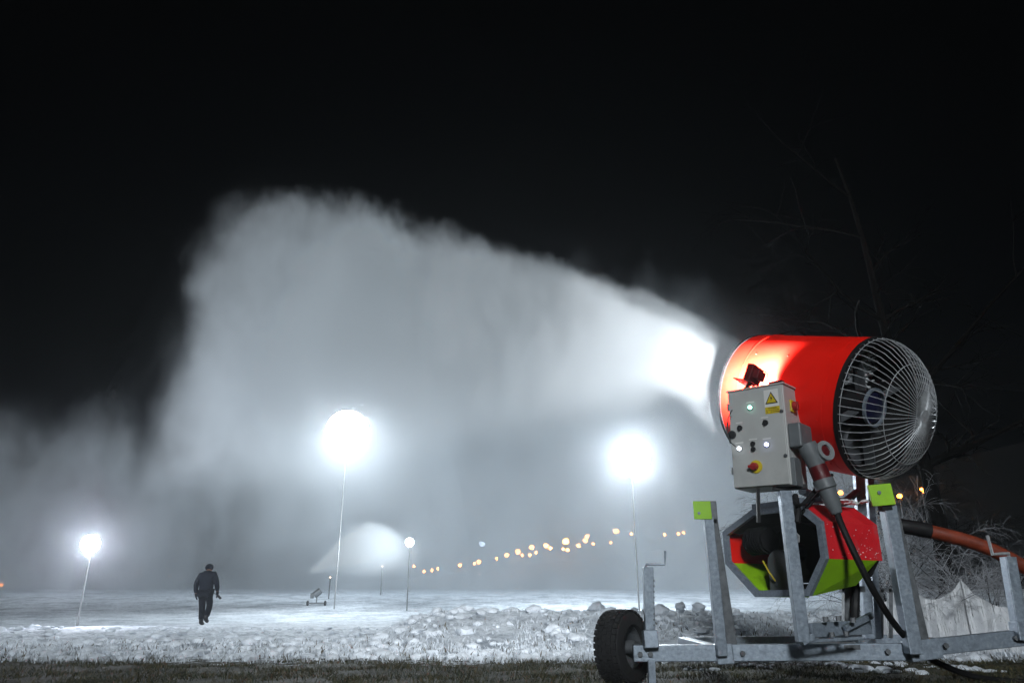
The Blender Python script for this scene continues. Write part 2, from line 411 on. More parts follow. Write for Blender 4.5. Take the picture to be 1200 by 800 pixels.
gp(mb, 'motor_bracket', M['steel_dark'])
# frost on the upper inside of the guard, enlarged to imitate a lit blade
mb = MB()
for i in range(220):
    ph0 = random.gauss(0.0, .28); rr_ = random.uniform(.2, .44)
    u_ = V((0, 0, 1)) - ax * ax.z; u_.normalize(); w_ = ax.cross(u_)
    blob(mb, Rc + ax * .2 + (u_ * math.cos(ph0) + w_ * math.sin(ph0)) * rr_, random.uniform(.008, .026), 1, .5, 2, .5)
gp(mb, 'frost_and_glint', M['frost'], fan, smooth=True)['kind'] = 'stuff'

# control cabinet
A = R(2.0)
cr = V((.73, -.68, 0.0)).normalized(); cn = V((-cr.y * -1, cr.x * -1, 0)); cn = V((-.68, -.73, 0)).normalized()   # right, outward front
cu = (V((0, 0, 1)) + cr * math.tan(A)).normalized(); crt = cu.cross(cn).normalized()
if crt.dot(cr) < 0: crt = -crt
CW, CD, CH = .415, .27, .70
BR = V((1.873, 4.98, 1.274)); C0 = BR - crt * CW                     # bottom left corner of the front
def cf(u, v, o=0.0): return C0 + crt * (u * CW) + cu * (v * CH) + cn * o   # u right, v up, o outward
cab_c = cf(.5, .5, -CD / 2)
cabinet = gp(MB().box(cab_c, crt, cn, cu, CW, CD, CH), 'control_cabinet', M['cabinet'], bevel=.008)
gp(MB().box(cf(.5, .5, .009), crt, cn, cu, CW - .012, .016, CH - .012), 'cabinet_door', M['cabinet'], cabinet, bevel=.005)
gp(MB().box(cf(.5, 1.008, -CD / 2), crt, cn, cu, CW + .02, CD + .02, .012), 'rain_lip', M['cabinet'], cabinet, bevel=.003)
def disc(u, v, r, h, mat, name, o0=.0175, n=28, par=None):
    return gp(MB().lathe(cf(u, v, o0), cn, [(0, 0), (0, r), (h * .8, r), (h, r * .85), (h, 0)], n), name, mat, par or cabinet, smooth=True)
def sq(u, v, w, h, d, mat, name, o0=.0175):
    return gp(MB().box(cf(u, v, o0 + d / 2), crt, cn, cu, w, d, h), name, mat, cabinet, bevel=min(.002, d * .3))
for u, v, mt in ((.42, .80, 'led_green'), (.17, .395, 'led_white'), (.66, .405, 'led_blue')):
    disc(u, v, .020, .006, M['grey_plastic'], 'indicator_bezel')
    disc(u, v, .0145, .012, M[mt], 'indicator_light', o0=.0236)
for u, v in ((.20, .605), (.665, .625)):
    disc(u, v, .02, .01, M['black'], 'rotary_switch'); sq(u, v, .012, .035, .012, M['black'], 'switch_handle', .0278)
    sq(u - .01, v + .055, .05, .008, .001, M['white'], 'switch_label')
for u, v in ((.415, .43), (.415, .375)):
    disc(u, v, .017, .012, M['black'], 'push_button')
for u, v in ((.17, .455), (.42, .475), (.66, .465), (.42, .855)):
    sq(u, v, .06, .009, .001, M['white'], 'switch_label')
disc(.44, .20, .045, .008, M['yellow'], 'main_switch_plate')
gp(MB().lathe(cf(.425, .20, .0259), cn, [(0, 0), (0, .028), (.03, .024), (.03, 0)], 24).box(cf(.41, .20, .045), crt, cn, cu, .062, .03, .02), 'main_switch_handle', M['redplastic'], cabinet, bevel=.003)
disc(.05, .545, .03, .012, M['black'], 'rubber_plug')
# warning sign
sq(.80, .865, .105, .125, .0015, M['white'], 'warning_sign')
def tri(k): return [cf(.80, .866, k) + crt * (x) + cu * (y) for x, y in ((-.046, -.04), (.046, -.04), (0, .046))]
def tri2(k): return [cf(.80, .866, k) + crt * (x * .76) + cu * (y * .76 - .002) for x, y in ((-.046, -.04), (.046, -.04), (0, .046))]
gp(MB().prism(tri(.0192), cn * .0008), 'warning_triangle_border', M['ink'], cabinet)
gp(MB().prism(tri2(.0203), cn * .0008), 'warning_triangle', M['yellow'], cabinet)
bolt = [(.004, .02), (-.008, -.004), (-.001, -.003), (-.004, -.022), (.009, .003), (.001, .003)]
gp(MB().prism([cf(.80, .866, .0214) + crt * x + cu * y for x, y in bolt], cn * .0008), 'lightning_bolt', M['ink'], cabinet)
sq(.805, .745, .105, .048, .0015, M['yellow'], 'warning_strip')
mb = MB()
for j in range(3):
    for k in range(6):
        if random.random() < .85: mb.box(cf(.805, .745, .0196) + crt * (-.04 + k * .016) + cu * (.013 - j * .013), crt, cn, cu, random.uniform(.008, .014), .0006, .005)
gp(mb, 'warning_lettering', M['ink'], cabinet)
# things on the right-hand side of the cabinet
def cs(w, v, o=0.0): return BR + cn * (-w * CD) + cu * (v * CH) + crt * o
def sbox(w, v, dx, dy, dz, mat, name, o=0.0, bevel=.004):
    return gp(MB().box(cs(w, v, o + dx / 2), crt, cn, cu, dx, dy, dz), name, mat, cabinet, bevel=bevel)
sbox(.45, .80, .012, .075, .085, M['yellow'], 'isolator_plate')
gp(MB().lathe(cs(.45, .80, .0125), crt, [(0, 0), (0, .034), (.028, .03), (.028, 0)], 24).box(cs(.45, .80, .035), cu, cn, crt, .06, .018, .022), 'isolator_knob', M['redplastic'], cabinet, bevel=.003)
sbox(.22, .13, .03, .11, .19, M['grey_plastic'], 'hinge_cover')
# socket, flap, plug (sub-parts of the cabinet)
s0 = cs(.45, .50, 0)
out_d = (crt * .8 + V((0, 0, -.55))).normalized()
mb = MB(); mb.prism([cs(.02, .36, .001), cs(.02, .60, .001), cs(.75, .60, .001), cs(.75, .36, .001)], crt * .09)
sock = gp(mb, 'socket_housing', M['grey_plastic'], cabinet, bevel=.012)
pc0 = at(945, 520, 4.97); pc1 = at(957, 545, 4.97)
gp(MB().lathe(pc0, pc1 - pc0, [(0, 0), (0, .062), (.05, .066), (.10, .062), (.16, .058), (.16, 0)], 32), 'socket_collar', M['grey_plastic'], cabinet, smooth=True)
fl = at(967, 528, 4.93); fd_ = (V((0.35, -0.9, 0.15))).normalized()
gp(MB().lathe(fl, fd_, [(-.05, 0), (-.05, .06), (0, .068), (.012, .068), (.012, .040), (.002, .038), (.002, 0)], 36), 'socket_flap', M['grey_light'], cabinet, smooth=True)
gp(MB().lathe(fl, fd_, [(.0025, 0), (.0026, .037), (.006, .030), (.008, 0)], 30), 'socket_seal', M['maroon'], cabinet, smooth=True)
# cabinet feet and small loop of wire
mb = MB(); mb.beam(at(888, 572, 5.13), at(889, 612, 5.15), .022); mb.beam(at(905, 572, 5.1), at(945, 570, 5.06), .05, .03)
gp(mb, 'cabinet_bracket', M['black'], cabinet)
gp(MB().tube([at(858, 480, 5.15), at(853, 490, 5.16), at(852, 505, 5.16), at(855, 517, 5.14), at(862, 523, 5.1)], .004, 6), 'loose_wire', M['black'], cabinet, smooth=True)

for v in (.18, .5, .84):
    gp(MB().lathe(cf(-.006, v - .035, .002), cu, [(0, 0), (0, .010), (.05, .010), (.05, 0)], 14), 'hinge', M['grey_plastic'], cabinet)
for v in (.28, .72):
    gp(MB().lathe(cf(.955, v, .0175), cn, [(0, 0), (0, .013), (.006, .012), (.006, 0)], 18).box(cf(.955, v, .0245), crt, cn, cu, .004, .002, .016), 'door_lock', M['steel_dark'], cabinet)
# work lamp on the cabinet roof, lens towards the snow jet
wl = at(883, 439, 5.1); wd = (V((-.50, .62, .30))).normalized(); wx = wd.cross(V((.25, 0, 1))).normalized(); wz = wx.cross(wd).normalized()
work = gp(MB().box(wl, wx, wd, wz, .135, .055, .125).box(wl - wd * .045 + wz * .0, wx, wd, wz, .09, .05, .07), 'work_lamp', M['maroon'], bevel=.006)
gp(MB().box(wl + wd * .055 - wz * .066, wx, wd, wz, .15, .10, .004), 'spill_blocker', M['maroon'], work)  # plate added below the lens to keep lamp spill off the cabinet
gp(MB().box(wl + wd * .0285, wx, wd, wz, .11, .002, .1), 'lamp_lens', emat('work_lamp_lens', (.95, .98, 1), 40), work)
gp(MB().beam(cf(.30, 1.014, -.02), wl - wz * .062, .02).beam(cf(.3, 1.02, -.03), cf(.3, 1.02, -.12), .05, .012), 'lamp_bracket', M['maroon'], work)
gp(MB().beam(cf(.72, 1.035, -.06), cf(.95, 1.035, -.06), .05, .03), 'cable_gland', M['maroon'], cabinet)
gp(MB().tube([at(892, 446, 5.05), at(897, 449, 5.05), at(900, 444, 5.05), at(899, 437, 5.05), at(894, 434, 5.07), at(890, 436, 5.08)], .004, 6), 'lamp_cable', M['black'], work, smooth=True)

# octagonal housing under the barrel
ok_r = V((.43, -.9, 0)).normalized(); ok_a = V((.9, .43, 0)).normalized(); O0 = V((2.03, 4.97, 0))
def op(k, z, d=0.0): return O0 - ok_r * k + V((0, 0, z)) + ok_a * d
OCT = [(0, 1.035), (.165, 1.17), (.62, 1.18), (.96, 1.05), (.96, .815), (.68, .575), (.18, .575), (0, .80)]
cen_k, cen_z = .48, .87
def inset(i, dist):
    n = len(OCT); k, z = OCT[i]
    def edge(a, b):
        d = V((b[0] - a[0], b[1] - a[1])).normalized(); nn = V((-d.y, d.x))
        if nn.dot(V((cen_k - a[0], cen_z - a[1]))) < 0: nn = -nn
        return nn, d
    n1, d1 = edge(OCT[i - 1], OCT[i]); n2, d2 = edge(OCT[i], OCT[(i + 1) % n])
    bi = (n1 + n2).normalized(); c = dist / max(.3, bi.dot(n1))
    return (k + bi.x * c, z + bi.y * c)
INS = [inset(i, .043) for i in range(8)]
WALL = [inset(i, .014) for i in range(8)]
mb = MB()
for i in range(8):
    j = (i + 1) % 8
    mb.prism([op(*OCT[i], -.004), op(*OCT[j], -.004), op(*INS[j], -.004), op(*INS[i], -.004)], ok_a * .03)
hframe = gp(mb, 'housing_frame', M['steel'])
DEP = .52
def panel(i, mat, name, d0=.027, d1=DEP):
    j = (i + 1) % 8
    return gp(MB().prism([op(*OCT[i], d0), op(*OCT[j], d0), op(*WALL[j], d0), op(*WALL[i], d0)], ok_a * (d1 - d0)), name, mat)
panel(7, M['red_frosted'], 'side_panel')['label'] = 'red right side panel flecked with frost'
panel(0, M['red_frosted'], 'upper_panel')
panel(1, M['steel_dark'], 'roof_panel')
panel(2, M['inside'], 'upper_panel')
panel(3, M['red'], 'side_panel')['label'] = 'red left side panel'
panel(4, M['lime'], 'lower_panel')
def sheet(a, b_, c_, d_, mat, name):        # a quad with thickness
    q = [V(a), V(b_), V(c_), V(d_)]; nn = (q[1] - q[0]).cross(q[3] - q[0]).normalized()
    return gp(MB().prism(q, nn * .012), name, mat)
sheet(op(.68, .577, .027), op(.19, .577, .027), op(.19, .655, .42), op(.68, .655, .42), M['inside'], 'floor_panel')
sheet(op(.18, .575, .027), op(0, .80, .027), op(0.0, .80, .47), op(.16, .645, .42), M['lime'], 'lower_panel')['label'] = 'lime green lower right panel'
gp(MB().prism([op(*inset(i, .016), DEP - .02) for i in (0, 1, 2, 3, 4)] + [op(.85, .70, .50), op(.1, .70, .5), op(*inset(7, .016), DEP - .02)], ok_a * .012), 'rear_panel', M['inside'])
mb = MB()
# dark machinery seen inside
mb.lathe(op(.50, .88, .30), ok_a, [(0, .06), (0, .21), (.14, .21), (.14, .06)], 40, True)
mb.lathe(op(.72, .97, .14), ok_r, [(-.10, 0), (-.10, .085), (.10, .085), (.10, 0)], 24)
for q in range(7): mb.lathe(op(.72, .97, .14), ok_r, [(-.08 + q * .025, .085), (-.08 + q * .025, .1), (-.072 + q * .025, .1), (-.072 + q * .025, .085)], 24)
gp(mb, 'compressor', M['black'], smooth=True)
mb = MB(); pr = []
for a in range(0, 181, 15): pr.append(op(.53 + .105 * math.cos(R(a)), .80 + .095 * math.sin(R(a)), .10))
mb.prism([op(.505, .61, .10)] [:0] + [op(.425, .60, .10), op(.635, .60, .10)][::-1] + pr[::1][::-1], ok_a * .12)
gp(mb, 'motor_cover', M['grey_plastic'], bevel=.01)
gp(MB().lathe(op(.345, .96, .10), ok_a, [(0, .028), (0, .045), (.01, .045), (.01, .028)], 6, True), 'flange_nut', M['wire'])
gp(MB().tube([op(.62, .82, .05), op(.57, .74, .05), op(.55, .68, .08)], .006, 6), 'yellow_lead', M['yellow'])
# lid strip and ice crust on the housing roof
mb = MB(); mb.beam(op(.05, 1.19, .10), op(.62, 1.20, .10), .03, .03); mb.beam(op(.62, 1.2, .02), op(.15, 1.19, .02), .04, .035)
gp(mb, 'lid_rail', M['steel'])
mb = MB()
for i in range(40):
    blob(mb, op(random.uniform(-.0, .35), 1.195, random.uniform(.18, .5)), random.uniform(.012, .03), 1, .5, 2, .5)
gp(mb, 'ice_crust', M['frost'], smooth=True)['kind'] = 'stuff'
mb = MB()
for i in range(45):
    d = random.uniform(.05, .48); z = random.uniform(.81, 1.02)
    if random.random() < .6: z = random.uniform(.81, .9); d = random.uniform(.2, .5)
    blob(mb, op(-.001, z, d), random.uniform(.002, .0055), 1, .5, 2, .8)
gp(mb, 'frost_flecks', M['frost'])['kind'] = 'stuff'

# posts and yoke
gp(MB().beam(at(919, 575, 5.05), at(941, 752, 5.05), .078, .066), 'front_post', M['steel'], bevel=.006)
mb = MB(); gp(MB().beam(at(1019, 560, 6.0), at(1028, 748, 6.0), .05, .05), 'rear_post', M['steel'], bevel=.005); mb.beam(at(1006, 556, 5.75), at(1018, 748, 5.75), .07, .06)
gp(mb, 'rear_post', M['steel'], bevel=.005)
yk = [at(940, 575, 5.3), at(965, 585, 5.5), at(990, 588, 5.65), at(1006, 575, 5.75), at(1010, 540, 5.75)]
gp(MB().tube(yk, .03, 8), 'yoke', M['steel'], smooth=True)
mb = MB(); mb.beam(at(1032, 690, 6.0), at(1032, 747, 6.0), .03); mb.beam(at(1043, 690, 6.0), at(1043, 747, 6.0), .03); mb.beam(at(1031, 691, 6.0), at(1044, 691, 6.0), .03)
gp(mb, 'support_bracket', M['steel_dark'])
gp(MB().beam(at(993, 672, 5.6), at(993, 735, 5.6), .06, .05).beam(at(985, 690, 5.62), at(1012, 690, 5.62), .05, .04), 'cross_bracket', M['steel_dark'])
for pts_, r_ in (([at(998, 655, 5.5), at(1003, 690, 5.55), at(1002, 725, 5.5)], .03),
    ([at(1030, 600, 5.7), at(1042, 606, 5.65), at(1048, 612, 5.65), at(1056, 614, 5.7)], .018),
    ([at(1028, 586, 5.7), at(1040, 590, 5.7), at(1043, 600, 5.7), at(1040, 612, 5.72)], .012),
    ([at(925, 580, 5.1), at(934, 592, 5.0), at(942, 590, 5.0), at(955, 575, 5.05), at(962, 560, 5.1)], .016),
    ([at(932, 580, 5.1), at(936, 600, 5.03), at(934, 612, 5.02)], .02),
    ([at(940, 600, 5.08), at(950, 590, 5.1), at(968, 568, 5.15), at(975, 556, 5.2)], .012)):
    gp(MB().tube(pts_, r_, 8), 'rubber_hose' if r_ > .015 else 'control_wire', M['black'], smooth=True)
mb = MB(); mb.lathe(at(985, 753, 5.55), (0, 0, 1), [(-.03, 0), (-.03, .26), (.0, .26), (0, 0)], 40)
gp(mb, 'turntable', M['steel_dark'], smooth=True)
mb = MB(); mb.beam(at(948, 738, 5.1), at(1018, 734, 5.25), .06, .085); mb.beam(at(990, 736, 5.1), at(1022, 720, 5.2), .03, .04); mb.beam(at(946, 751, 5.05), at(1010, 747, 5.1), .05, .02); mb.beam(at(938, 752, 5.06), at(952, 745, 5.06), .08, .04)
gp(mb, 'swivel_plate', M['steel'], bevel=.004)
mb = MB()
for px, py in ((968, 728), (983, 727), (1000, 729), (975, 746), (992, 745)): gp(MB().lathe(at(px, py, 5.06), (0, 0, 1), [(0, 0), (0, .018), (.03, .018), (.03, 0)], 6), 'swivel_bolt', M['steel_dark'])

# trailer frame
mb = MB()
mb.beam(at(742, 765, 5.5), at(1058, 763, 5.3), .08, .105)
mb.beam(at(1096, 757, 5.3), at(1230, 743, 5.35), .08, .10)
mb.beam(at(1062, 763, 5.29), at(1098, 758, 5.29), .11, .125)
mb.beam(at(838, 766, 5.43), at(858, 765, 5.42), .10, .125)
rb0, rb1 = at(800, 752, 6.6), at(1075, 749, 6.5)
mb.beam(rb0, rb1, .08, .08)
mb.beam(at(850, 765, 5.48), rb0, .08, .08); mb.beam(at(1070, 761, 5.36), rb1, .08, .08)
mb.beam(at(940, 757, 5.37), at(960, 751, 6.5), .08, .06); mb.beam(at(1010, 757, 5.35), at(1020, 751, 6.5), .08, .06)
frame = gp(mb, 'trailer_frame', M['steel'], bevel=.006)
mb = MB()
for px, py, Y in ((750, 766, 5.445), (762, 766, 5.44), (1108, 756, 5.245), (1190, 747, 5.28), (1040, 763, 5.26), (870, 765, 5.37)): gp(MB().lathe(at(px, py, Y), (0, -1, 0), [(0, 0), (0, .018), (.015, .018), (.015, 0)], 6), 'frame_bolt', M['steel_dark'], frame)
# wheel
wc = V((0.785, 5.68, .24)); wa = V((math.cos(R(38)), -math.sin(R(38)), 0.03)).normalized()
tw = .105
prof = [(-tw, .15), (-tw * .98, .19), (-tw * .86, .225), (-tw * .6, .243), (0, .248), (tw * .6, .243), (tw * .86, .225), (tw * .98, .19), (tw, .15)]
wheel = gp(MB().lathe(wc, wa, [(-.07, .155), (-.075, .135), (-.03, .13), (-.02, .05), (.02, .05), (.03, .13), (.075, .135), (.07, .155)], 40), 'wheel', M['steel_dark'], smooth=True)
tyre = MB().lathe(wc, wa, prof + [(tw * .7, .14), (-tw * .7, .14)], 64, True)
wx_ = wa.orthogonal().normalized(); wy_ = wa.cross(wx_)
for k in range(34):
    for j, h in enumerate((-.072, -.036, 0, .036, .072)):
        a = 2 * math.pi * (k + .5 * (j % 2)) / 34
        rd = wx_ * math.cos(a) + wy_ * math.sin(a); tg = -wx_ * math.sin(a) + wy_ * math.cos(a)
        tyre.box(wc + wa * h + rd * (.248 - .9 * h * h - .0), wa, tg, rd, .030, .034, .012)
gp(tyre, 'tyre', M['rubber'], wheel, smooth=True)
gp(MB().lathe(wc, wa, [(-.01, 0), (-.01, .045), (.09, .045), (.10, .03), (.16, .03), (.16, 0)], 20).beam(wc + wa * .1, at(748, 765, 5.5), .05), 'axle', M['steel_dark'], wheel, smooth=True)
# jacks
def jack(parts, name='jack'):
    return parts
j1 = gp(MB().beam(at(759, 664, 5.42), at(762, 756, 5.42), .068, .068).beam(at(761, 738, 5.42), at(763, 759, 5.41), .095, .09), 'jack', M['steel'], bevel=.005)
gp(MB().beam(at(763, 772, 5.44), at(764, 800, 5.44), .045), 'jack_foot', M['steel'], j1)
mb = MB(); mb.tube([at(757, 664, 5.40), at(757, 661, 5.39), at(779, 661, 5.36), at(779.5, 645, 5.36)], .009, 8)
gp(mb, 'crank_handle', M['steel'], j1)
mb = MB()
for q in range(9): mb.box(at(766.0, 680 + q * 6.5, 5.40), (1, 0, 0), (0, 1, 0), (0, 0, 1), .008, .03, .012)
mb.beam(at(765.5, 676, 5.405), at(766.5, 736, 5.405), .006, .012); gp(mb, 'jack_rack', M['steel_dark'], j1)
j2 = gp(MB().beam(at(1181, 652, 5.3), at(1196, 742, 5.3), .075, .075).beam(at(1195, 728, 5.29), at(1199, 750, 5.29), .10, .10), 'jack', M['steel'], bevel=.005)
gp(MB().tube([at(1182, 652, 5.28), at(1182, 648, 5.27), at(1163, 649, 5.2), at(1157, 627, 5.2)], .011, 8), 'crank_handle', M['wire'], j2)
gp(MB().tube([at(1176, 655, 5.36), at(1180, 690, 5.36), at(1190, 735, 5.36)], .02, 6), 'jack_brace', M['steel_dark'], j2)
# swung-up outriggers with lime foot plates
o1 = gp(MB().beam(at(829.5, 606, 5.33), at(846, 768, 5.36), .066, .066), 'outrigger', M['steel'], bevel=.005)
gp(MB().beam(at(834, 608, 5.42), at(859, 770, 5.45), .066, .08), 'outrigger_brace', M['steel_dark'], o1, bevel=.005)
fx = V((.93, -.36, 0)).normalized(); fy = V((.36, .93, 0)).normalized()
gp(MB().box(at(823, 597.5, 5.30), (1, 0, 0), (.12, 1, .1), (0, 0, 1), .125, .02, .125), 'foot_plate', M['lime'], o1, bevel=.004)
gp(MB().lathe(at(819, 601, 5.289), (0, -1, 0), [(0, 0), (0, .011), (.007, .011), (.007, 0)], 6), 'plate_bolt', M['steel'], o1)
gp(MB().box(at(829, 597.5, 5.35), (1, 0, 0), (.12, 1, .1), (0, 0, 1), .13, .05, .128), 'foot_plate_back', M['steel_dark'], o1, bevel=.004)
o2 = gp(MB().beam(at(1040, 592, 5.2), at(1071, 766, 5.2), .088, .088), 'outrigger', M['steel'], bevel=.006)
gp(MB().beam(at(1046, 600, 5.3), at(1084, 765, 5.3), .06, .08), 'outrigger_brace', M['steel_dark'], o2, bevel=.005)
gp(MB().box(at(1032.5, 579.5, 5.15), (1, -.1, .08), (.1, 1, .1), (-.08, 0, 1), .155, .03, .145), 'foot_plate', M['lime'], o2, bevel=.004)
gp(MB().lathe(at(1030, 577, 5.134), (0, -1, 0), [(0, 0), (0, .013), (.008, .013), (.008, 0)], 6), 'plate_bolt', M['steel'], o2)
gp(MB().beam(at(1036, 590, 5.18), at(1038, 598, 5.18), .07, .06), 'foot_swivel', M['black'], o2)

# power cable with its plug (pushed into the socket)
cab = empty('power_cable', at(1150, 791, 5.6)); tag(cab, 'thick black power cable with grey plug hanging from the control box to the grass', 'cable')
CI = Matrix.Translation(-cab.location)
cps = [at(980, 598, 4.95), at(985, 612, 4.92), at(1000, 645, 4.88), at(1020, 685, 4.9), at(1042, 722, 5.0), at(1062, 747, 5.25), at(1085, 768, 5.45), at(1110, 781, 5.6), at(1135, 790, 5.7), at(1165, 796, 5.75), at(1230, 800, 5.8)]
dense = []
for i in range(len(cps) - 1):
    p0, p1, p2, p3 = cps[max(i - 1, 0)], cps[i], cps[i + 1], cps[min(i + 2, len(cps) - 1)]
    for k in range(6):
        u = k / 6; dense.append(0.5 * ((2 * p1) + (p2 - p0) * u + (2 * p0 - 5 * p1 + 4 * p2 - p3) * u * u + (3 * p1 - p0 - 3 * p2 + p3) * u ** 3))
dense.append(cps[-1])
MB().tube(dense, .021, 10).build('cable', M['black'], cab, True, inv=CI)
pa, pb = at(957, 545, 4.97), at(981, 602, 4.95)
L_ = (pb - pa).length
plug = MB().lathe(pa, pb - pa, [(.10, 0), (.10, .068), (.16, .07), (.17, .058), (.27, .05), (.33, .036), (L_, .03), (L_, 0)], 28).build('plug', M['grey_plastic'], cab, True, inv=CI)
MB().lathe(pa, pb - pa, [(.0, .045), (.0, .058), (.105, .06), (.105, .045)], 28, True).build('plug_collar', M['maroon'], plug, True)

# water hose
hose = empty('water_hose', at(1125, 634, 5.65)); tag(hose, 'dull orange water hose with a black sleeve running off behind the snow gun', 'hose')
HI = Matrix.Translation(-hose.location)
hp = [at(1040, 613, 5.75), at(1056, 616, 5.7), at(1075, 619, 5.68), at(1090, 622, 5.67)]
MB().tube(hp, .055, 14).build('sleeve', M['black'], hose, True, inv=HI)
hp = [at(1088, 622, 5.67), at(1105, 626, 5.65), at(1125, 631, 5.63), at(1145, 637, 5.62), at(1165, 645, 5.6), at(1185, 655, 5.6), at(1205, 667, 5.6), at(1235, 690, 5.6)]
MB().tube(hp, .05, 14).build('hose_line', M['hose'], hose, True, inv=HI)

# ------------------------------------------------------------------ person walking away
def skin_obj(name, joints, edges, mat, parent, inv=None, sub=2, root=0):
    me = bpy.data.meshes.new(name); me.from_pydata([j[0] for j in joints], edges, []); me.update(); me.materials.append(mat)
    o = bpy.data.objects.new(name, me); COL.objects.link(o); o.parent = parent
    if inv is not None: o.matrix_parent_inverse = inv
    s = o.modifiers.new('skin', 'SKIN'); s.use_smooth_shade = True
    d = me.skin_vertices[0].data
    for i, j in enumerate(joints):
        r = j[1]; d[i].radius = r if isinstance(r, tuple) else (r, r)
    for i in range(len(joints)): d[i].use_root = (i == root)
    b = o.modifiers.new('sub', 'SUBSURF'); b.levels = sub; b.render_levels = sub
    return o
pg = at(239, 733, 23.2); pg.z = gz(pg.x, pg.y)
person = empty('person', pg); tag(person, 'person in dark clothes walking away across the snow with head bowed', 'person')
# local frame: x right in the picture, y away, z up (feet at 0); 1.78 m, head bowed
J = {'pelvis': (0, 0, .93), 'waist': (0, .01, 1.08), 'chest': (0, .05, 1.30), 'neckb': (0, .08, 1.45), 'neck': (0, .13, 1.51), 'head': (.0, .19, 1.58), 'crown': (.0, .21, 1.655)}
def body():
    j = []; e = []; idx = {}
    def add(n, p, r, par=None):
        idx[n] = len(j); j.append((p, r))
        if par is not None: e.append((idx[par], idx[n]))
    add('pelvis', J['pelvis'], (.14, .11)); add('waist', J['waist'], (.14, .10), 'pelvis'); add('chest', J['chest'], (.17, .12), 'waist'); add('neckb', J['neckb'], (.09, .08), 'chest')
    add('neck', J['neck'], .055, 'neckb'); add('head', J['head'], (.075, .085), 'neck'); add('crown', J['crown'], (.07, .08), 'head')
    add('nose', (0, .29, 1.55), .014, 'head')
    for sx in (-1, 1):
        q = 'L' if sx < 0 else 'R'
        add('ear' + q, (sx * .082, .19, 1.58), .016, 'head')
        add('sh' + q, (sx * .19, .05, 1.41), .065, 'chest'); add('el' + q, (sx * .275, .02, 1.13), .045, 'sh' + q)
        add('wr' + q, (sx * .285, .07 if sx < 0 else .06, .90), .03, 'el' + q)
        hx, hy = sx * .285, (.09 if sx < 0 else .08)
        add('palm' + q, (hx, hy, .83), (.04, .02), 'wr' + q)
        for k, (fy, ln) in enumerate(((.025, .075), (.009, .085), (-.008, .08), (-.024, .062))):
            add(f'f{k}a{q}', (hx - sx * .004, hy + fy, .80), .009, 'palm' + q); add(f'f{k}b{q}', (hx - sx * .012, hy + fy, .80 - ln * .5), .0085, f'f{k}a{q}'); add(f'f{k}c{q}', (hx - sx * .03, hy + fy, .80 - ln), .0075, f'f{k}b{q}')
        add('tha' + q, (hx - sx * .01, hy + .035, .85), .011, 'palm' + q); add('thb' + q, (hx - sx * .02, hy + .055, .81), .009, 'tha' + q)
    # planted left leg, right leg trailing with lifted heel
    add('hipL', (-.09, 0, .88), .10, 'pelvis'); add('knL', (-.085, .03, .49), .062, 'hipL'); add('anL', (-.08, .0, .09), .045, 'knL'); add('toeL', (-.085, .16, .04), .04, 'anL')
    add('hipR', (.09, 0, .88), .10, 'pelvis'); add('knR', (.085, .10, .52), .062, 'hipR'); add('anR', (.09, -.12, .17), .045, 'knR'); add('toeR', (.09, .0, .07), .038, 'anR')
    return j, e, idx
bj, be, bi = body()
skin_obj('body', bj, be, M['skin'], person)
def sub(names_r, edges):
    idx = {n: i for i, (n, p, r) in enumerate(names_r)}
    return [(p, r) for n, p, r in names_r], [(idx[a], idx[b]) for a, b in edges]
P_ = lambda n: bj[bi[n]][0]
jk = [('w', (0, 0, .86), (.20, .15)), ('m', (0, .01, 1.08), (.195, .145)), ('c', (0, .05, 1.30), (.225, .15)), ('n', (0, .08, 1.45), (.15, .11)), ('col', (0, .12, 1.53), (.09, .09))]
ed = [('w', 'm'), ('m', 'c'), ('c', 'n'), ('n', 'col')]
for q in 'LR':
    jk += [('s' + q, P_('sh' + q), .105), ('e' + q, P_('el' + q), .072), ('r' + q, tuple(V(P_('wr' + q)) + V((0, 0, -.0))), .055)]
    ed += [('c', 's' + q), ('s' + q, 'e' + q), ('e' + q, 'r' + q)]
skin_obj('jacket', *sub(jk, ed), M['cloth'], person); person.rotation_euler = (0, -R(5), 0); person.scale = (1.12, 1.12, 1.0)
tr = [('p', (0, 0, .90), (.175, .13))]; ed = []
for q, sx in (('L', -1), ('R', 1)):
    tr += [('h' + q, P_('hip' + q), .115), ('k' + q, P_('kn' + q), .085), ('a' + q, tuple(V(P_('an' + q)) + V((0, 0, .03))), .078)]
    ed += [('p', 'h' + q), ('h' + q, 'k' + q), ('k' + q, 'a' + q)]
skin_obj('trousers', *sub(tr, ed), M['cloth_trousers'], person)
for q in 'LR':
    a_, t_ = V(P_('an' + q)), V(P_('toe' + q))
    skin_obj('boot', [(tuple(a_ + V((0, 0, .1))), .06), (tuple(a_ + V((0, -.02, -.03))), .058), (tuple((a_ + t_) / 2 + V((0, 0, -.02))), .052), (tuple(t_), .045)], [(0, 1), (1, 2), (2, 3)], M['black'], person)
mb = MB(); blob(mb, (0, .175, 1.625), .108, 3, .05, 1.2, 1.0)
mb.build('cap', M['cloth'], person, True)
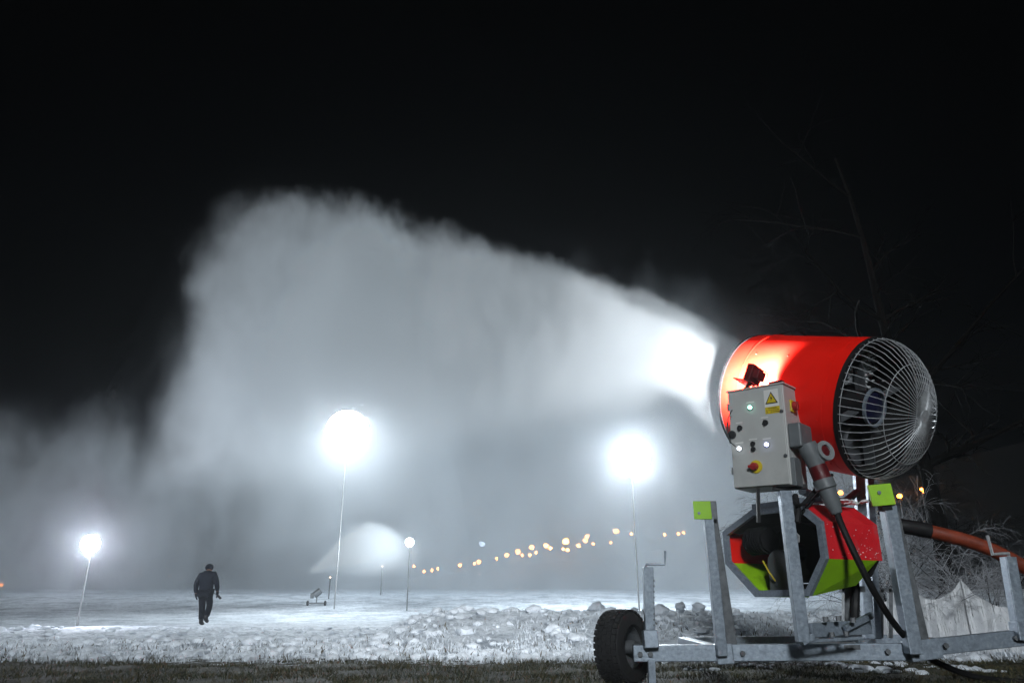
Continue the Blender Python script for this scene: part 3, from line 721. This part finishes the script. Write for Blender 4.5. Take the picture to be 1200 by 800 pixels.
for q, sx in (('L', -1), ('R', 1)):
    gj = [(P_('wr' + q), .04)] ; w_ = V(P_('palm' + q))
    mbg = [(tuple(V(P_('wr' + q)) + V((0, 0, .03))), .045), (tuple(w_), (.05, .032))]; eg = [(0, 1)]
    for k in range(4):
        n0 = len(mbg)
        for s_, rr_ in (('a', .014), ('b', .0135), ('c', .012)): mbg.append((P_(f'f{k}{s_}{q}'), rr_))
        eg += [(1, n0), (n0, n0 + 1), (n0 + 1, n0 + 2)]
    n0 = len(mbg); mbg += [(P_('tha' + q), .016), (P_('thb' + q), .014)]; eg += [(1, n0), (n0, n0 + 1)]
    skin_obj('glove', mbg, eg, M['cloth_trousers'], person, sub=1)
rd = empty('handheld_radio', pg + V((.27, .08, .78))); tag(rd, 'small black handheld radio in the hand of the walking person', 'radio')
q_ = V((.75, .1, -.66)).normalized()
MB().box(V((.03, 0, -.0)), q_, (0, 1, 0), q_.cross(V((0, 1, 0))), .17, .04, .065).build('radio_case', M['black'], rd, bevel=.006)
MB().tube([V((-.04, 0, .05)), V((-.16, 0, .115))], .009, 6).build('antenna', M['black'], rd)

# ------------------------------------------------------------------ floodlights
def spot(name, loc, target, power, size_deg, blend=.6, radius=.3, col=(.84, .94, 1)):
    l = bpy.data.lights.new(name, 'SPOT'); l.energy = power; l.spot_size = R(size_deg); l.spot_blend = blend; l.shadow_soft_size = radius; l.color = col
    o = bpy.data.objects.new(name, l); COL.objects.link(o); o.location = loc
    d = V(target) - V(loc); o.rotation_euler = d.to_track_quat('-Z', 'Y').to_euler(); return o
def floodlight(px, py, Y, diam, lens, label, back=True, lean=0):
    p = at(px, py, Y); base = V((p.x, p.y, gz(p.x, p.y)))
    root = empty('floodlight_mast', base); tag(root, label, 'floodlight', 'floodlights around the slope')
    h = p.z - base.z
    MB().tube([V((0, .10, -.1)), V((0, .10, h))], [.03, .022], 10).build('mast', M['pole'], root, True)
    hd = V((0, 0, h)); tow = (V((0, 0, CAMZ)) - p).normalized()
    r = diam / 2
    head = MB().lathe(hd + tow * -.12, tow, [(-.02, 0), (-.02, r * .7), (.06, r), (.115, r * 1.02), (.115, r * .985)], 40).build('lamp_head', M['steel_dark'], root, True)
    MB().lathe(hd, tow, [(0.0, r * .985), (.02, r * .8), (.035, 0)], 40).build('lens', lens, root, True)
    return p
L1 = floodlight(407, 505, 36.0, 2.1, M['lamp_main'], 'biggest glaring white floodlight in the middle of the snow cloud')
L2 = floodlight(740, 537, 26.0, 1.25, M['lamp_white'], 'white floodlight glowing just left of the snow gun, above the snow bank')
L3 = floodlight(106, 637, 22.0, .5, M['lamp_far'], 'small bluish white floodlight far left of the walking person')
L4 = floodlight(480, 635, 35.0, .38, M['lamp_small'], 'small white floodlight beside the far low snow jet')
bd = lambda p, d=.6: p + (p - V((0, 0, CAMZ))).normalized() * d  # spots added behind the lamp heads to brighten the mist and far jet
spot('added_fill_spot', bd(L1, .8), at(330, 560, 55), 3500, 160, .8)
spot('added_fill_spot', bd(L2), at(690, 470, 50), 26000, 130)
spot('added_fill_spot', bd(L3, 2.0), at(20, 540, 46), 9000, 46, .9)
spot('added_fill_spot', L4 + V((-.3, .25, 0)), at(385, 648, 38.6), 1500, 110, 1.0)
# work lamp on the gun
spot('work_lamp_beam', wl + wd * .035, at(800, 436, 7.6), 1700, 158, .5, .05, (.95, .98, 1))

# far snow gun
fg = at(372, 692, 38.0); fg.z = gz(fg.x, fg.y)
far = empty('snow_gun', fg); far.scale = (.5,) * 3; tag(far, 'tiny dark far snow gun at the foot of the low white jet', 'snow gun')
fa = V((.75, .1, .65)).normalized()
MB().lathe(V((0, 0, 1.15)), fa, [(-.35, .25), (-.35, .33), (.4, .3), (.4, .25)], 20, True).build('barrel', M['steel_dark'], far, True)
MB().box((-.45, -.1, .9), (1, 0, 0), (0, 1, 0), (0, 0, 1), .3, .2, .5).build('control_cabinet', M['grey_plastic'], far, bevel=.01)
mb = MB(); mb.beam((0, 0, .2), (0, 0, 1.0), .1); mb.beam((-.9, 0, .2), (.9, 0, .2), .1); mb.beam((0, -.7, .2), (0, .7, .2), .1)
mb.build('trailer_frame', M['steel_dark'], far)
for sx in (-.85, .85): MB().lathe(V((sx, 0, .22)), (1, 0, 0), [(-.08, 0), (-.08, .2), (-.05, .24), (.05, .24), (.08, .2), (.08, 0)], 20).build('wheel', M['rubber'], far, True)

# ------------------------------------------------------------------ street lamps on the hillside
def street_lamp_proto(mat, d):
    r = empty('street_lamp')
    MB().tube([V((0, .02, -6)), V((0, .02, max(-.12, -.9 * d) if d < .2 else -.05))], [.06, .035], 6).build('lamp_post', M['steel_dark'], r)
    MB().lathe(V((0, 0, -.2)), (0, 0, 1), [(.2 - d * .45, 0), (.2 - d * .4, d * .3), (.2 - d * .15, d * .5), (.2 + d * .15, d * .5), (.2 + d * .4, d * .3), (.2 + d * .45, 0)], 14).build('lamp_globe', mat, r, True)
    return r
YL = 118.0
row = [(485, 663, 5), (497, 669, 4), (506, 668, 5), (513, 666, 4), (539, 662, 6), (556, 660, 5), (561, 658, 8), (582, 654, 4), (594, 650, 7), (607, 646, 8), (612, 650, 5), (623, 641, 8), (628, 647, 5), (621, 650, 5), (640, 639, 8), (645, 642, 6), (663, 634, 9), (665, 644, 6), (660, 643, 5), (678, 639, 7), (686, 633, 7), (688, 628, 8), (695, 637, 4), (722, 622, 9), (716, 635, 4), (740, 625, 5), (779, 626, 3), (795, 625, 7), (801, 624, 5)]
protos = {}
for i, (px, py, s) in enumerate(row):
    k = 'g'
    p = at(px, py, YL + random.uniform(-4, 6))
    o = protos[k] if False else None
    if k not in protos:
        protos[k] = street_lamp_proto(M['lamp_gold'], .5); o = protos[k]
    else: o = copy_tree(protos[k])
    sc_ = max(.85, (s / 5.2) ** 1.3 * .86) * random.uniform(.85, 1.15); o.scale = (sc_, sc_, 1.0 if sc_ < 1 else sc_)
    o.location = p
    tag(o, 'small warm street lamp in the row of lights up the misty hillside', 'street lamp', 'street lamps up the misty hillside')
right = [(1020, 563, 10, 'bright orange street lamp just above the right lime plate, under the fan guard'), (985, 577, 8, 'orange street lamp seen behind the plug of the power cable'), (1054, 581, 8, 'orange street lamp in the dark just right of the lime plate'), (1080, 573, 5, None), (1084, 576, 6, None), (1092, 573, 4, None), (1090, 596, 3, None), (2, 685, 5, 'lone orange street lamp at the far left edge of the snow field')]
pr = None
for px, py, s, lab in right:
    p = at(px, py, 70.0)
    if pr is None: pr = street_lamp_proto(M['lamp_deep'], .28); o = pr
    else: o = copy_tree(pr)
    sc_ = s / 5.0; o.scale = (sc_, sc_, sc_); o.location = p
    tag(o, lab or 'tiny orange street lamp among the dark twigs right of the gun', 'street lamp', 'orange street lamps behind the snow gun' if px > 100 else None)
def small_lamp(px, py, Y, d, mat, lab):
    o = street_lamp_proto(mat, d); o.location = at(px, py, Y); tag(o, lab, 'street lamp')
small_lamp(565, 637, 60, .45, M['lamp_blue'], 'blurred bluish lamp above the left end of the orange lights')
small_lamp(448, 663, 45, .10, M['lamp_dim'], 'faint small lamp under the far white snow jet')
small_lamp(387, 676, 42, .08, M['lamp_dim'], 'faint small lamp close to the far snow gun')

# ------------------------------------------------------------------ frosted shrubs, bare trees, net
def branch(mb, p, d, L, r, depth, droop, twist=.5, nseg=5, kids=(2, 4), out=None):
    pts = [p]; q = V(p); dd = V(d).normalized()
    for i in range(nseg):
        dd = (dd + V((random.gauss(0, .13 * twist * 2), random.gauss(0, .13 * twist * 2), random.gauss(0, .1) - droop * (i + 1) / nseg))).normalized()
        q = q + dd * (L / nseg); pts.append(q)
    rs = [max(.0012, r * (1 - .7 * i / nseg)) for i in range(nseg + 1)]
    mb.tube(pts, rs, 5 if r > .01 else 3, cap=False)
    if depth > 0:
        for k in range(random.randint(*kids)):
            i = random.randint(1, nseg)
            base = pts[i]; nd = (pts[i] - pts[i - 1]).normalized()
            side = V((random.gauss(0, 1), random.gauss(0, 1), random.gauss(0, .7))).normalized()
            branch(mb if out is None else out, base, nd * .75 + side * .7, L * random.uniform(.3, .6), max(.0016, rs[i] * .6), depth - 1, droop, twist, nseg, kids)
def tree(name, loc, h, r, label, lean=(0, 0), mat='bark', crownmat='bark', n=12):
    root = empty(name, loc); tag(root, label, 'tree', 'bare trees behind the snow gun')
    tm, cm = MB(), MB()
    pts = [V((lean[0] * u * u * h, lean[1] * u * h, u * h)) + V((math.sin(u * 9) * .1, math.cos(u * 7) * .1, 0)) for u in [i / 10 for i in range(11)]]
    tm.tube(pts, [r * (1 - .85 * i / 10) for i in range(11)], 10)
    for k in range(n):
        i = random.randint(3, 10); a = random.uniform(0, 6.28)
        branch(cm, pts[i], V((math.cos(a), math.sin(a), random.uniform(.2, .9))), h * random.uniform(.18, .34), r * (1 - .8 * i / 10) * .55, 3, .05, .6, 5, (3, 5))
    tm.build('trunk', M[mat], root, True); cm.build('crown', M[crownmat], root)
tree('bare_tree', V((7.6, 13.6, gz(7.6, 13.6))), 9.5, .16, 'dim bare tree with a leaning trunk standing in the dark behind the snow gun', (-.07, 0))
def shrub(name, loc, n, h, label, mat='twig_frost', droop=.14, spread=.75):
    root = empty(name, loc); tag(root, label, 'shrub', 'frosted shrubs behind the snow gun')
    st, tw_ = MB(), MB()
    for k in range(n):
        a = random.uniform(0, 6.28)
        branch(st, V((random.gauss(0, .12), random.gauss(0, .12), -.03)), V((math.cos(a) * spread, math.sin(a) * spread, 1.0)), h * random.uniform(.7, 1.1), .010, 3, droop, .22, 6, (5, 8), tw_)
    st.build('stems', M['bark'], root); tw_.build('twigs', M[mat], root)
shrub('frosted_shrub', V((4.75, 9.6, gz(4.75, 9.6))), 12, 1.3, 'frosted drooping shrub between the right outrigger and the white net')
shrub('frosted_shrub', V((6.0, 9.9, gz(6.0, 9.9))), 13, 1.5, 'frosted bushy shrub behind the right jack, at the far right edge')
shrub('frosted_shrub', V((5.3, 11.4, gz(5.3, 11.4))), 12, 2.2, 'tall dark twiggy shrub rising behind the frosted ones', 'bark', .15, .6)

# white net with a sagging top edge
m, t, out = newmat('white_net')
b = t.n('ShaderNodeBsdfPrincipled'); b.inputs['Roughness'].default_value = .8
tc = t.n('ShaderNodeTexCoord').outputs['Object']
nz = t.noise(tc, 9, 4)
t.put(b.inputs['Base Color'], t.ramp(nz.outputs['Fac'], [(.3, (.5, .52, .55)), (.7, (.78, .8, .82))]))
w = t.n('ShaderNodeTexWave', wave_type='BANDS', bands_direction='X'); t.put(w.inputs['Vector'], tc); w.inputs['Scale'].default_value = 9.0; w.inputs['Distortion'].default_value = .6
hole = t.m('MULTIPLY', t.smooth(w.outputs['Fac'], .84, .94), t.smooth(nz.outputs['Fac'], .50, .58))
tr_ = t.n('ShaderNodeBsdfTransparent'); ms = t.n('ShaderNodeMixShader'); t.put(ms.inputs[0], hole); t.put(ms.inputs[1], b.outputs[0]); t.put(ms.inputs[2], tr_.outputs[0]); t.put(out.inputs['Surface'], ms.outputs[0])
M['net'] = m
YN = 8.9
net = empty('safety_net', at(1125, 740, YN)); tag(net, 'white safety net sagging between poles behind the right side of the trailer', 'net')
NI = Matrix.Translation(-net.location)
peaks = [(1010, 688), (1056, 676), (1126, 680), (1215, 700), (1290, 690)]
vs = []; fs = []
for (a, b_) in zip(peaks, peaks[1:]):
    for i in range(25):
        u = i / 24; px = a[0] + (b_[0] - a[0]) * u; py = a[1] + (b_[1] - a[1]) * u + 4 * u * (1 - u) * (24 if b_[0] < 1150 else 20)
        top = at(px, py, YN + .04 * math.sin(u * 20)); 
        for k in range(6):
            v = k / 5; gzv = gz(top.x, YN) - .05
            vs.append((top.x + .01 * math.sin(k + i), top.y + .05 * math.sin(u * 12 + k) * v, top.z + (gzv - top.z) * v))
    o0 = len(vs) - 25 * 6
    for i in range(24):
        for k in range(5): fs.append((o0 + i * 6 + k, o0 + (i + 1) * 6 + k, o0 + (i + 1) * 6 + k + 1, o0 + i * 6 + k + 1))
mb = MB(); mb._add(vs, fs); nm = mb.build('netting', M['net'], net, True, inv=NI)
so = nm.modifiers.new('thick', 'SOLIDIFY'); so.thickness = .006
for px, py in peaks:
    p = at(px, py, YN + .03); MB().tube([V((p.x, p.y, gz(p.x, p.y) - .1)), p + V((0, 0, .02))], .014, 8).build('net_pole', M['pole'], net, True, inv=NI)

# ------------------------------------------------------------------ snow jets, mist, haze
S0 = V((2.0, 6.1, 2.2)); sd = V((-.55, .835, 0)).normalized(); sn = V((sd.y, -sd.x, 0))
def over_axis(px, py):                   # where a measured outline point lies over the jet's ground line: (distance along it, height)
    d = ray(px, py); q = d.x / d.y
    s_ = (S0.x - q * S0.y) / (q * sd.y - sd.x)
    return s_, CAMZ + (S0.y + s_ * sd.y) * d.z / d.y
TOP = [(0, 2.62)] + [over_axis(*p) for p in ((800, 368), (750, 345), (700, 320), (640, 300), (580, 287), (520, 280), (460, 258), (405, 244), (360, 262), (338, 292), (316, 328), (298, 376), (282, 430))]
se = TOP[-1][0]
TOP += [(se + 1.4, TOP[-1][1] * .75), (se + 2.6, TOP[-1][1] * .35), (se + 5, .5)]
BOT = [(0, 1.72)] + [over_axis(*p) for p in ((800, 470), (700, 500), (600, 520), (500, 530), (400, 560))]
BOT += [(17, BOT[-1][1] + .2), (22.5, 3.5), (25, -1.0), (40, -1.0)]
WID = [(0, .48), (1.2, .66), (2.7, .9), (5.3, 1.3), (9.8, 2.1), (13, 2.6), (19, 2.5), (24, 1.9), (40, 1.7)]
DEN = [(0, .62), (1.2, .44), (2.7, .29), (5.3, .2), (9.8, .13), (15, .11), (24, .10), (se + 1, .08), (se + 4, .0), (40, 0)]
print('TOP', TOP); print('BOT', BOT)
SMAX, ZMAX, WMAX = 40.0, 18.0, 6.0
def loft(secs):
    mb = MB(); n = len(secs[0]); vs = [p for s_ in secs for p in s_]; fs = []
    for i in range(len(secs) - 1):
        for k in range(n): fs.append((i * n + k, i * n + (k + 1) % n, (i + 1) * n + (k + 1) % n, (i + 1) * n + k))
    fs.append(tuple(range(n))); fs.append(tuple((len(secs) - 1) * n + k for k in range(n)))
    mb._add(vs, fs); return mb
secs = []
for i in range(31):
    s = i * (se + 4.5) / 30 - .02
    mgn = .06 + min(1.2, .07 * s)
    zt, zb, w_ = interp(s, TOP) + mgn, max(-.3, interp(s, BOT) - mgn * .6), interp(s, WID) + mgn * .6
    c = S0 + sd * s
    zm, hh = (zt + zb) / 2, (zt - zb) / 2
    secs.append([V((c.x, c.y, 0)) + sn * (w_ * math.copysign(abs(math.cos(a)) ** .7, math.cos(a))) + V((0, 0, zm + hh * math.copysign(abs(math.sin(a)) ** .7, math.sin(a)))) for a in [2 * math.pi * k / 16 for k in range(16)]])
plume = loft(secs).build('snow_plume', None or M['steel'])
m, t, out = newmat('blown_snow')
tc = t.n('ShaderNodeTexCoord').outputs['Object']
sb = t.n('ShaderNodeVectorMath', operation='SUBTRACT'); t.put(sb.inputs[0], tc); sb.inputs[1].default_value = (S0.x, S0.y, 0)
def dot(v):
    x = t.n('ShaderNodeVectorMath', operation='DOT_PRODUCT'); t.put(x.inputs[0], sb.outputs[0]); x.inputs[1].default_value = v; return x.outputs['Value']
s_, t_, z_ = dot(sd), dot(sn), dot((0, 0, 1))
mp = t.n('ShaderNodeMapping'); t.put(mp.inputs[0], tc); mp.inputs['Scale'].default_value = (1, 1, .62)
nz = t.noise(mp.outputs[0], .62, 5, .74); sep = t.n('ShaderNodeSeparateColor'); t.put(sep.inputs[0], nz.outputs['Color'])
amp = t.m('MINIMUM', t.m('ADD', t.m('MULTIPLY', s_, .36), .20), 3.8)
def wob(x, ch): return t.m('ADD', x, t.m('MULTIPLY', t.m('SUBTRACT', sep.outputs[ch], .5), amp))
s2, t2, z2 = wob(s_, 0), wob(t_, 1), wob(z_, 2)
sn_ = t.m('DIVIDE', s2, SMAX)
zt = t.m('MULTIPLY', t.curve(sn_, [(a / SMAX, b_ / ZMAX) for a, b_ in TOP]), ZMAX)
zb = t.m('SUBTRACT', t.m('MULTIPLY', t.curve(sn_, [(a / SMAX, (b_ + 1) / ZMAX) for a, b_ in BOT]), ZMAX), 1.0)
wd_ = t.m('MULTIPLY', t.curve(sn_, [(a / SMAX, b_ / WMAX) for a, b_ in WID]), WMAX)
de = t.curve(sn_, [(a / SMAX, b_) for a, b_ in DEN])
edge = t.m('ADD', t.m('MULTIPLY', s_, .032), .12)
d1 = t.smooth(t.m('DIVIDE', t.m('SUBTRACT', zt, z2), edge), 0.0, 1.0)
d2 = t.smooth(t.m('DIVIDE', t.m('SUBTRACT', z2, zb), t.m('ADD', t.m('MULTIPLY', s_, .20), .14)), 0.0, 1.0)
d3 = t.smooth(t.m('DIVIDE', t.m('ABSOLUTE', t2), wd_), 1.0, t.smooth(s_, 1.0, 6.0, .7, .35))
dd = t.m('MULTIPLY', t.m('MULTIPLY', d1, d2), t.m('MULTIPLY', d3, de))
dd = t.m('MULTIPLY', dd, t.smooth(sep.outputs[0], .30, .66, .35, 1.55))
dd = t.m('MULTIPLY', dd, 2.6)
pv = t.n('ShaderNodeVolumePrincipled'); pv.inputs['Color'].default_value = (.90, .95, .99, 1); pv.inputs['Anisotropy'].default_value = .15
t.put(pv.inputs['Density'], dd); t.put(out.inputs['Volume'], pv.outputs[0])
plume.data.materials[0] = m; m.cycles.volume_step_rate = .34
tag(plume, 'tall white cloud of snow blown out of the red snow gun', 'snow cloud', kind='stuff')

# mist bank behind the slope
XL, XR, Y0, Y1 = -48.0, 26.0, 41.0, 60.0
MT = [(-48, 11.0), (-40, 13), (-30, 13.5), (-22, 12.0), (-16.5, 13), (-13, 17), (-6, 21), (3, 22.5), (12, 21.5), (17, 18), (21, 11), (26, 4)]
secs = []
for i in range(28):
    x = XL + (XR - XL) * i / 27; h = interp(x, MT) + 2.5
    zb0 = .2
    secs.append([V((x, Y0 + 1.2 * math.sin(i), zb0)), V((x, Y0 - .6, h * .55)), V((x, Y0 + 3, h)), V((x, Y1 - 3, h + .6)), V((x, Y1, h * .55)), V((x, Y1 - .5, zb0))])
mist = loft(secs).build('drifting_mist', M['steel'])
m, t, out = newmat('drifting_snow_mist')
tc = t.n('ShaderNodeTexCoord').outputs['Object']
mp = t.n('ShaderNodeMapping'); t.put(mp.inputs[0], tc); mp.inputs['Scale'].default_value = (1, .8, .55)
nz = t.noise(mp.outputs[0], .30, 4, .66); sep = t.n('ShaderNodeSeparateColor'); t.put(sep.inputs[0], nz.outputs['Color'])
sx = t.n('ShaderNodeSeparateXYZ'); t.put(sx.inputs[0], tc)
z2 = t.m('ADD', sx.outputs[2], t.m('MULTIPLY', t.m('SUBTRACT', sep.outputs[0], .5), 13.0))
xn = t.m('DIVIDE', t.m('SUBTRACT', sx.outputs[0], XL), XR - XL)
zt = t.m('MULTIPLY', t.curve(xn, [((a - XL) / (XR - XL), b_ / 24) for a, b_ in MT]), 24.0)
d1 = t.smooth(t.m('SUBTRACT', zt, z2), 0.0, t.m('MULTIPLY', zt, .45))
y2 = t.m('ADD', sx.outputs[1], t.m('MULTIPLY', t.m('SUBTRACT', sep.outputs[1], .5), 6.0))
d2 = t.smooth(y2, Y0 + .5, Y0 + 6); d3 = t.smooth(y2, Y1 - .5, Y1 - 6)
d4 = t.smooth(sx.outputs[0], XR, XR - 6)
dd = t.m('MULTIPLY', t.m('MULTIPLY', d1, d2), t.m('MULTIPLY', d3, d4))
left = t.smooth(sx.outputs[0], -20, -13, .8, 1.0)
lf = t.smooth(sx.outputs[0], -21, -14)
puff = t.m('ADD', t.m('MULTIPLY', t.smooth(sep.outputs[2], .38, .62, .06, 2.2), t.m('SUBTRACT', 1.0, lf)), t.m('MULTIPLY', t.smooth(sep.outputs[2], .34, .66, .7, 1.5), lf))
dd = t.m('MULTIPLY', t.m('MULTIPLY', dd, puff), t.m('MULTIPLY', left, .18))
pv = t.n('ShaderNodeVolumePrincipled'); pv.inputs['Color'].default_value = (.86, .92, .98, 1); pv.inputs['Anisotropy'].default_value = .1
t.put(pv.inputs['Density'], dd); t.put(out.inputs['Volume'], pv.outputs[0])
mist.data.materials[0] = m; m.cycles.volume_step_rate = .5
tag(mist, 'grey bank of drifting snow mist behind the slope', 'mist', kind='stuff')

# far jet of the small snow gun
fs0 = fg + V((0, 0, 1.25)) + fa * .42
def fpt(px, py): return at(px, py, 38.6)
TOP2 = [(361, 668), (372, 656), (390, 636), (410, 618), (430, 610), (450, 612), (470, 621), (488, 638), (500, 660)]
BOT2 = [(361, 674), (372, 673), (390, 674), (410, 677), (430, 679), (450, 680), (470, 680), (488, 680), (500, 680)]
secs = []
for i, ((a, b_), (c_, d_)) in enumerate(zip(TOP2, BOT2)):
    T_, B_ = fpt(a, b_) + V((0, 0, .12)), fpt(c_, d_); w_ = .55 + .09 * i; mid = (T_ + B_) / 2; hh = (T_.z - B_.z) / 2
    secs.append([V((mid.x, mid.y + w_ * math.cos(q), mid.z + hh * math.sin(q))) for q in [2 * math.pi * k / 12 for k in range(12)]])
plume2 = loft(secs).build('snow_plume', M['steel'])
m, t, out = newmat('far_blown_snow')
tc = t.n('ShaderNodeTexCoord').outputs['Object']
sx = t.n('ShaderNodeSeparateXYZ'); t.put(sx.inputs[0], tc)
nz = t.noise(tc, 1.4, 3, .6); sep = t.n('ShaderNodeSeparateColor'); t.put(sep.inputs[0], nz.outputs['Color'])
x0, x1 = fpt(361, 660).x, fpt(500, 660).x
xn = t.m('DIVIDE', t.m('SUBTRACT', t.m('ADD', sx.outputs[0], t.m('MULTIPLY', t.m('SUBTRACT', sep.outputs[1], .5), .8)), x0), x1 - x0)
zlo = min(fpt(*p).z for p in BOT2) - .5
zt = t.m('ADD', t.m('MULTIPLY', t.curve(xn, [((fpt(*p).x - x0) / (x1 - x0), (fpt(*p).z - zlo) / 6) for p in TOP2]), 6.0), zlo)
d1 = t.smooth(t.m('SUBTRACT', zt, t.m('ADD', sx.outputs[2], t.m('MULTIPLY', t.m('SUBTRACT', sep.outputs[0], .5), .9))), 0.0, .5)
zb_ = t.m('ADD', t.m('MULTIPLY', t.curve(xn, [((fpt(*p).x - x0) / (x1 - x0), (fpt(*p).z - zlo) / 6) for p in BOT2]), 6.0), zlo)
d2 = t.smooth(t.m('SUBTRACT', sx.outputs[2], zb_), 0.0, t.m('ADD', t.m('MULTIPLY', xn, 2.4), .1))
fade = t.m('MULTIPLY', t.smooth(xn, 1.0, .35), t.smooth(xn, 0.0, .05))
dd = t.m('MULTIPLY', t.m('MULTIPLY', d1, d2), t.m('MULTIPLY', fade, 2.2))
pv = t.n('ShaderNodeVolumePrincipled'); pv.inputs['Color'].default_value = (.93, .96, .99, 1)
t.put(pv.inputs['Density'], dd); t.put(out.inputs['Volume'], pv.outputs[0])
plume2.data.materials[0] = m; m.cycles.volume_step_rate = 1.0
tag(plume2, 'low bright white snow jet of the far snow gun', 'snow cloud', kind='stuff')

# thin air-borne ice over the whole place
hz = MB().box((0, 85, 24), (1, 0, 0), (0, 1, 0), (0, 0, 1), 300, 210, 50.0 + 2.0).build('haze', M['steel'])
m, t, out = newmat('night_haze')
pv = t.n('ShaderNodeVolumePrincipled'); pv.inputs['Color'].default_value = (.88, .94, 1, 1); pv.inputs['Density'].default_value = .0018; pv.inputs['Anisotropy'].default_value = .92
t.put(out.inputs['Volume'], pv.outputs[0]); m.cycles.homogeneous_volume = True
hz.data.materials[0] = m; tag(hz, kind='stuff')

# ------------------------------------------------------------------ light
SUN_AZ, SUN_EL = R(188), R(21)          # azimuth clockwise from +Y: behind the camera
sun = bpy.data.lights.new('front_fill_sun', 'SUN'); sun.energy = 1.9; sun.angle = R(8); sun.color = (.90, .96, 1.0)  # sun lamp added as front fill, for an unseen lamp behind the camera
so_ = bpy.data.objects.new('front_fill_sun', sun); COL.objects.link(so_)
dv = V((math.sin(SUN_AZ) * math.cos(SUN_EL), math.cos(SUN_AZ) * math.cos(SUN_EL), math.sin(SUN_EL)))
so_.rotation_euler = (-dv).to_track_quat('-Z', 'Y').to_euler()
wo = bpy.data.worlds.new('World'); sc.world = wo; wo.use_nodes = True
wn = NT(wo.node_tree); bg = wo.node_tree.nodes['Background']
sky = wn.n('ShaderNodeTexSky', sky_type='NISHITA'); sky.sun_disc = False; sky.sun_elevation = SUN_EL; sky.sun_rotation = SUN_AZ
wo.node_tree.links.new(sky.outputs[0], bg.inputs[0]); bg.inputs[1].default_value = 0.00006

sc.view_settings.view_transform = 'Standard'; sc.view_settings.look = 'None'; sc.view_settings.gamma = 1; sc.view_settings.exposure = 0
cy = sc.cycles
cy.use_denoising = True
try: cy.denoiser = 'OPENIMAGEDENOISE'
except Exception: pass
cy.use_adaptive_sampling = True; cy.adaptive_threshold = 0.04; cy.adaptive_min_samples = 24
cy.volume_bounces = 1; cy.max_bounces = 5; cy.diffuse_bounces = 2; cy.glossy_bounces = 2; cy.transparent_max_bounces = 12
cy.volume_step_rate = 1.0; cy.volume_max_steps = 256
cy.sample_clamp_indirect = 6; cy.caustics_reflective = False; cy.caustics_refractive = False
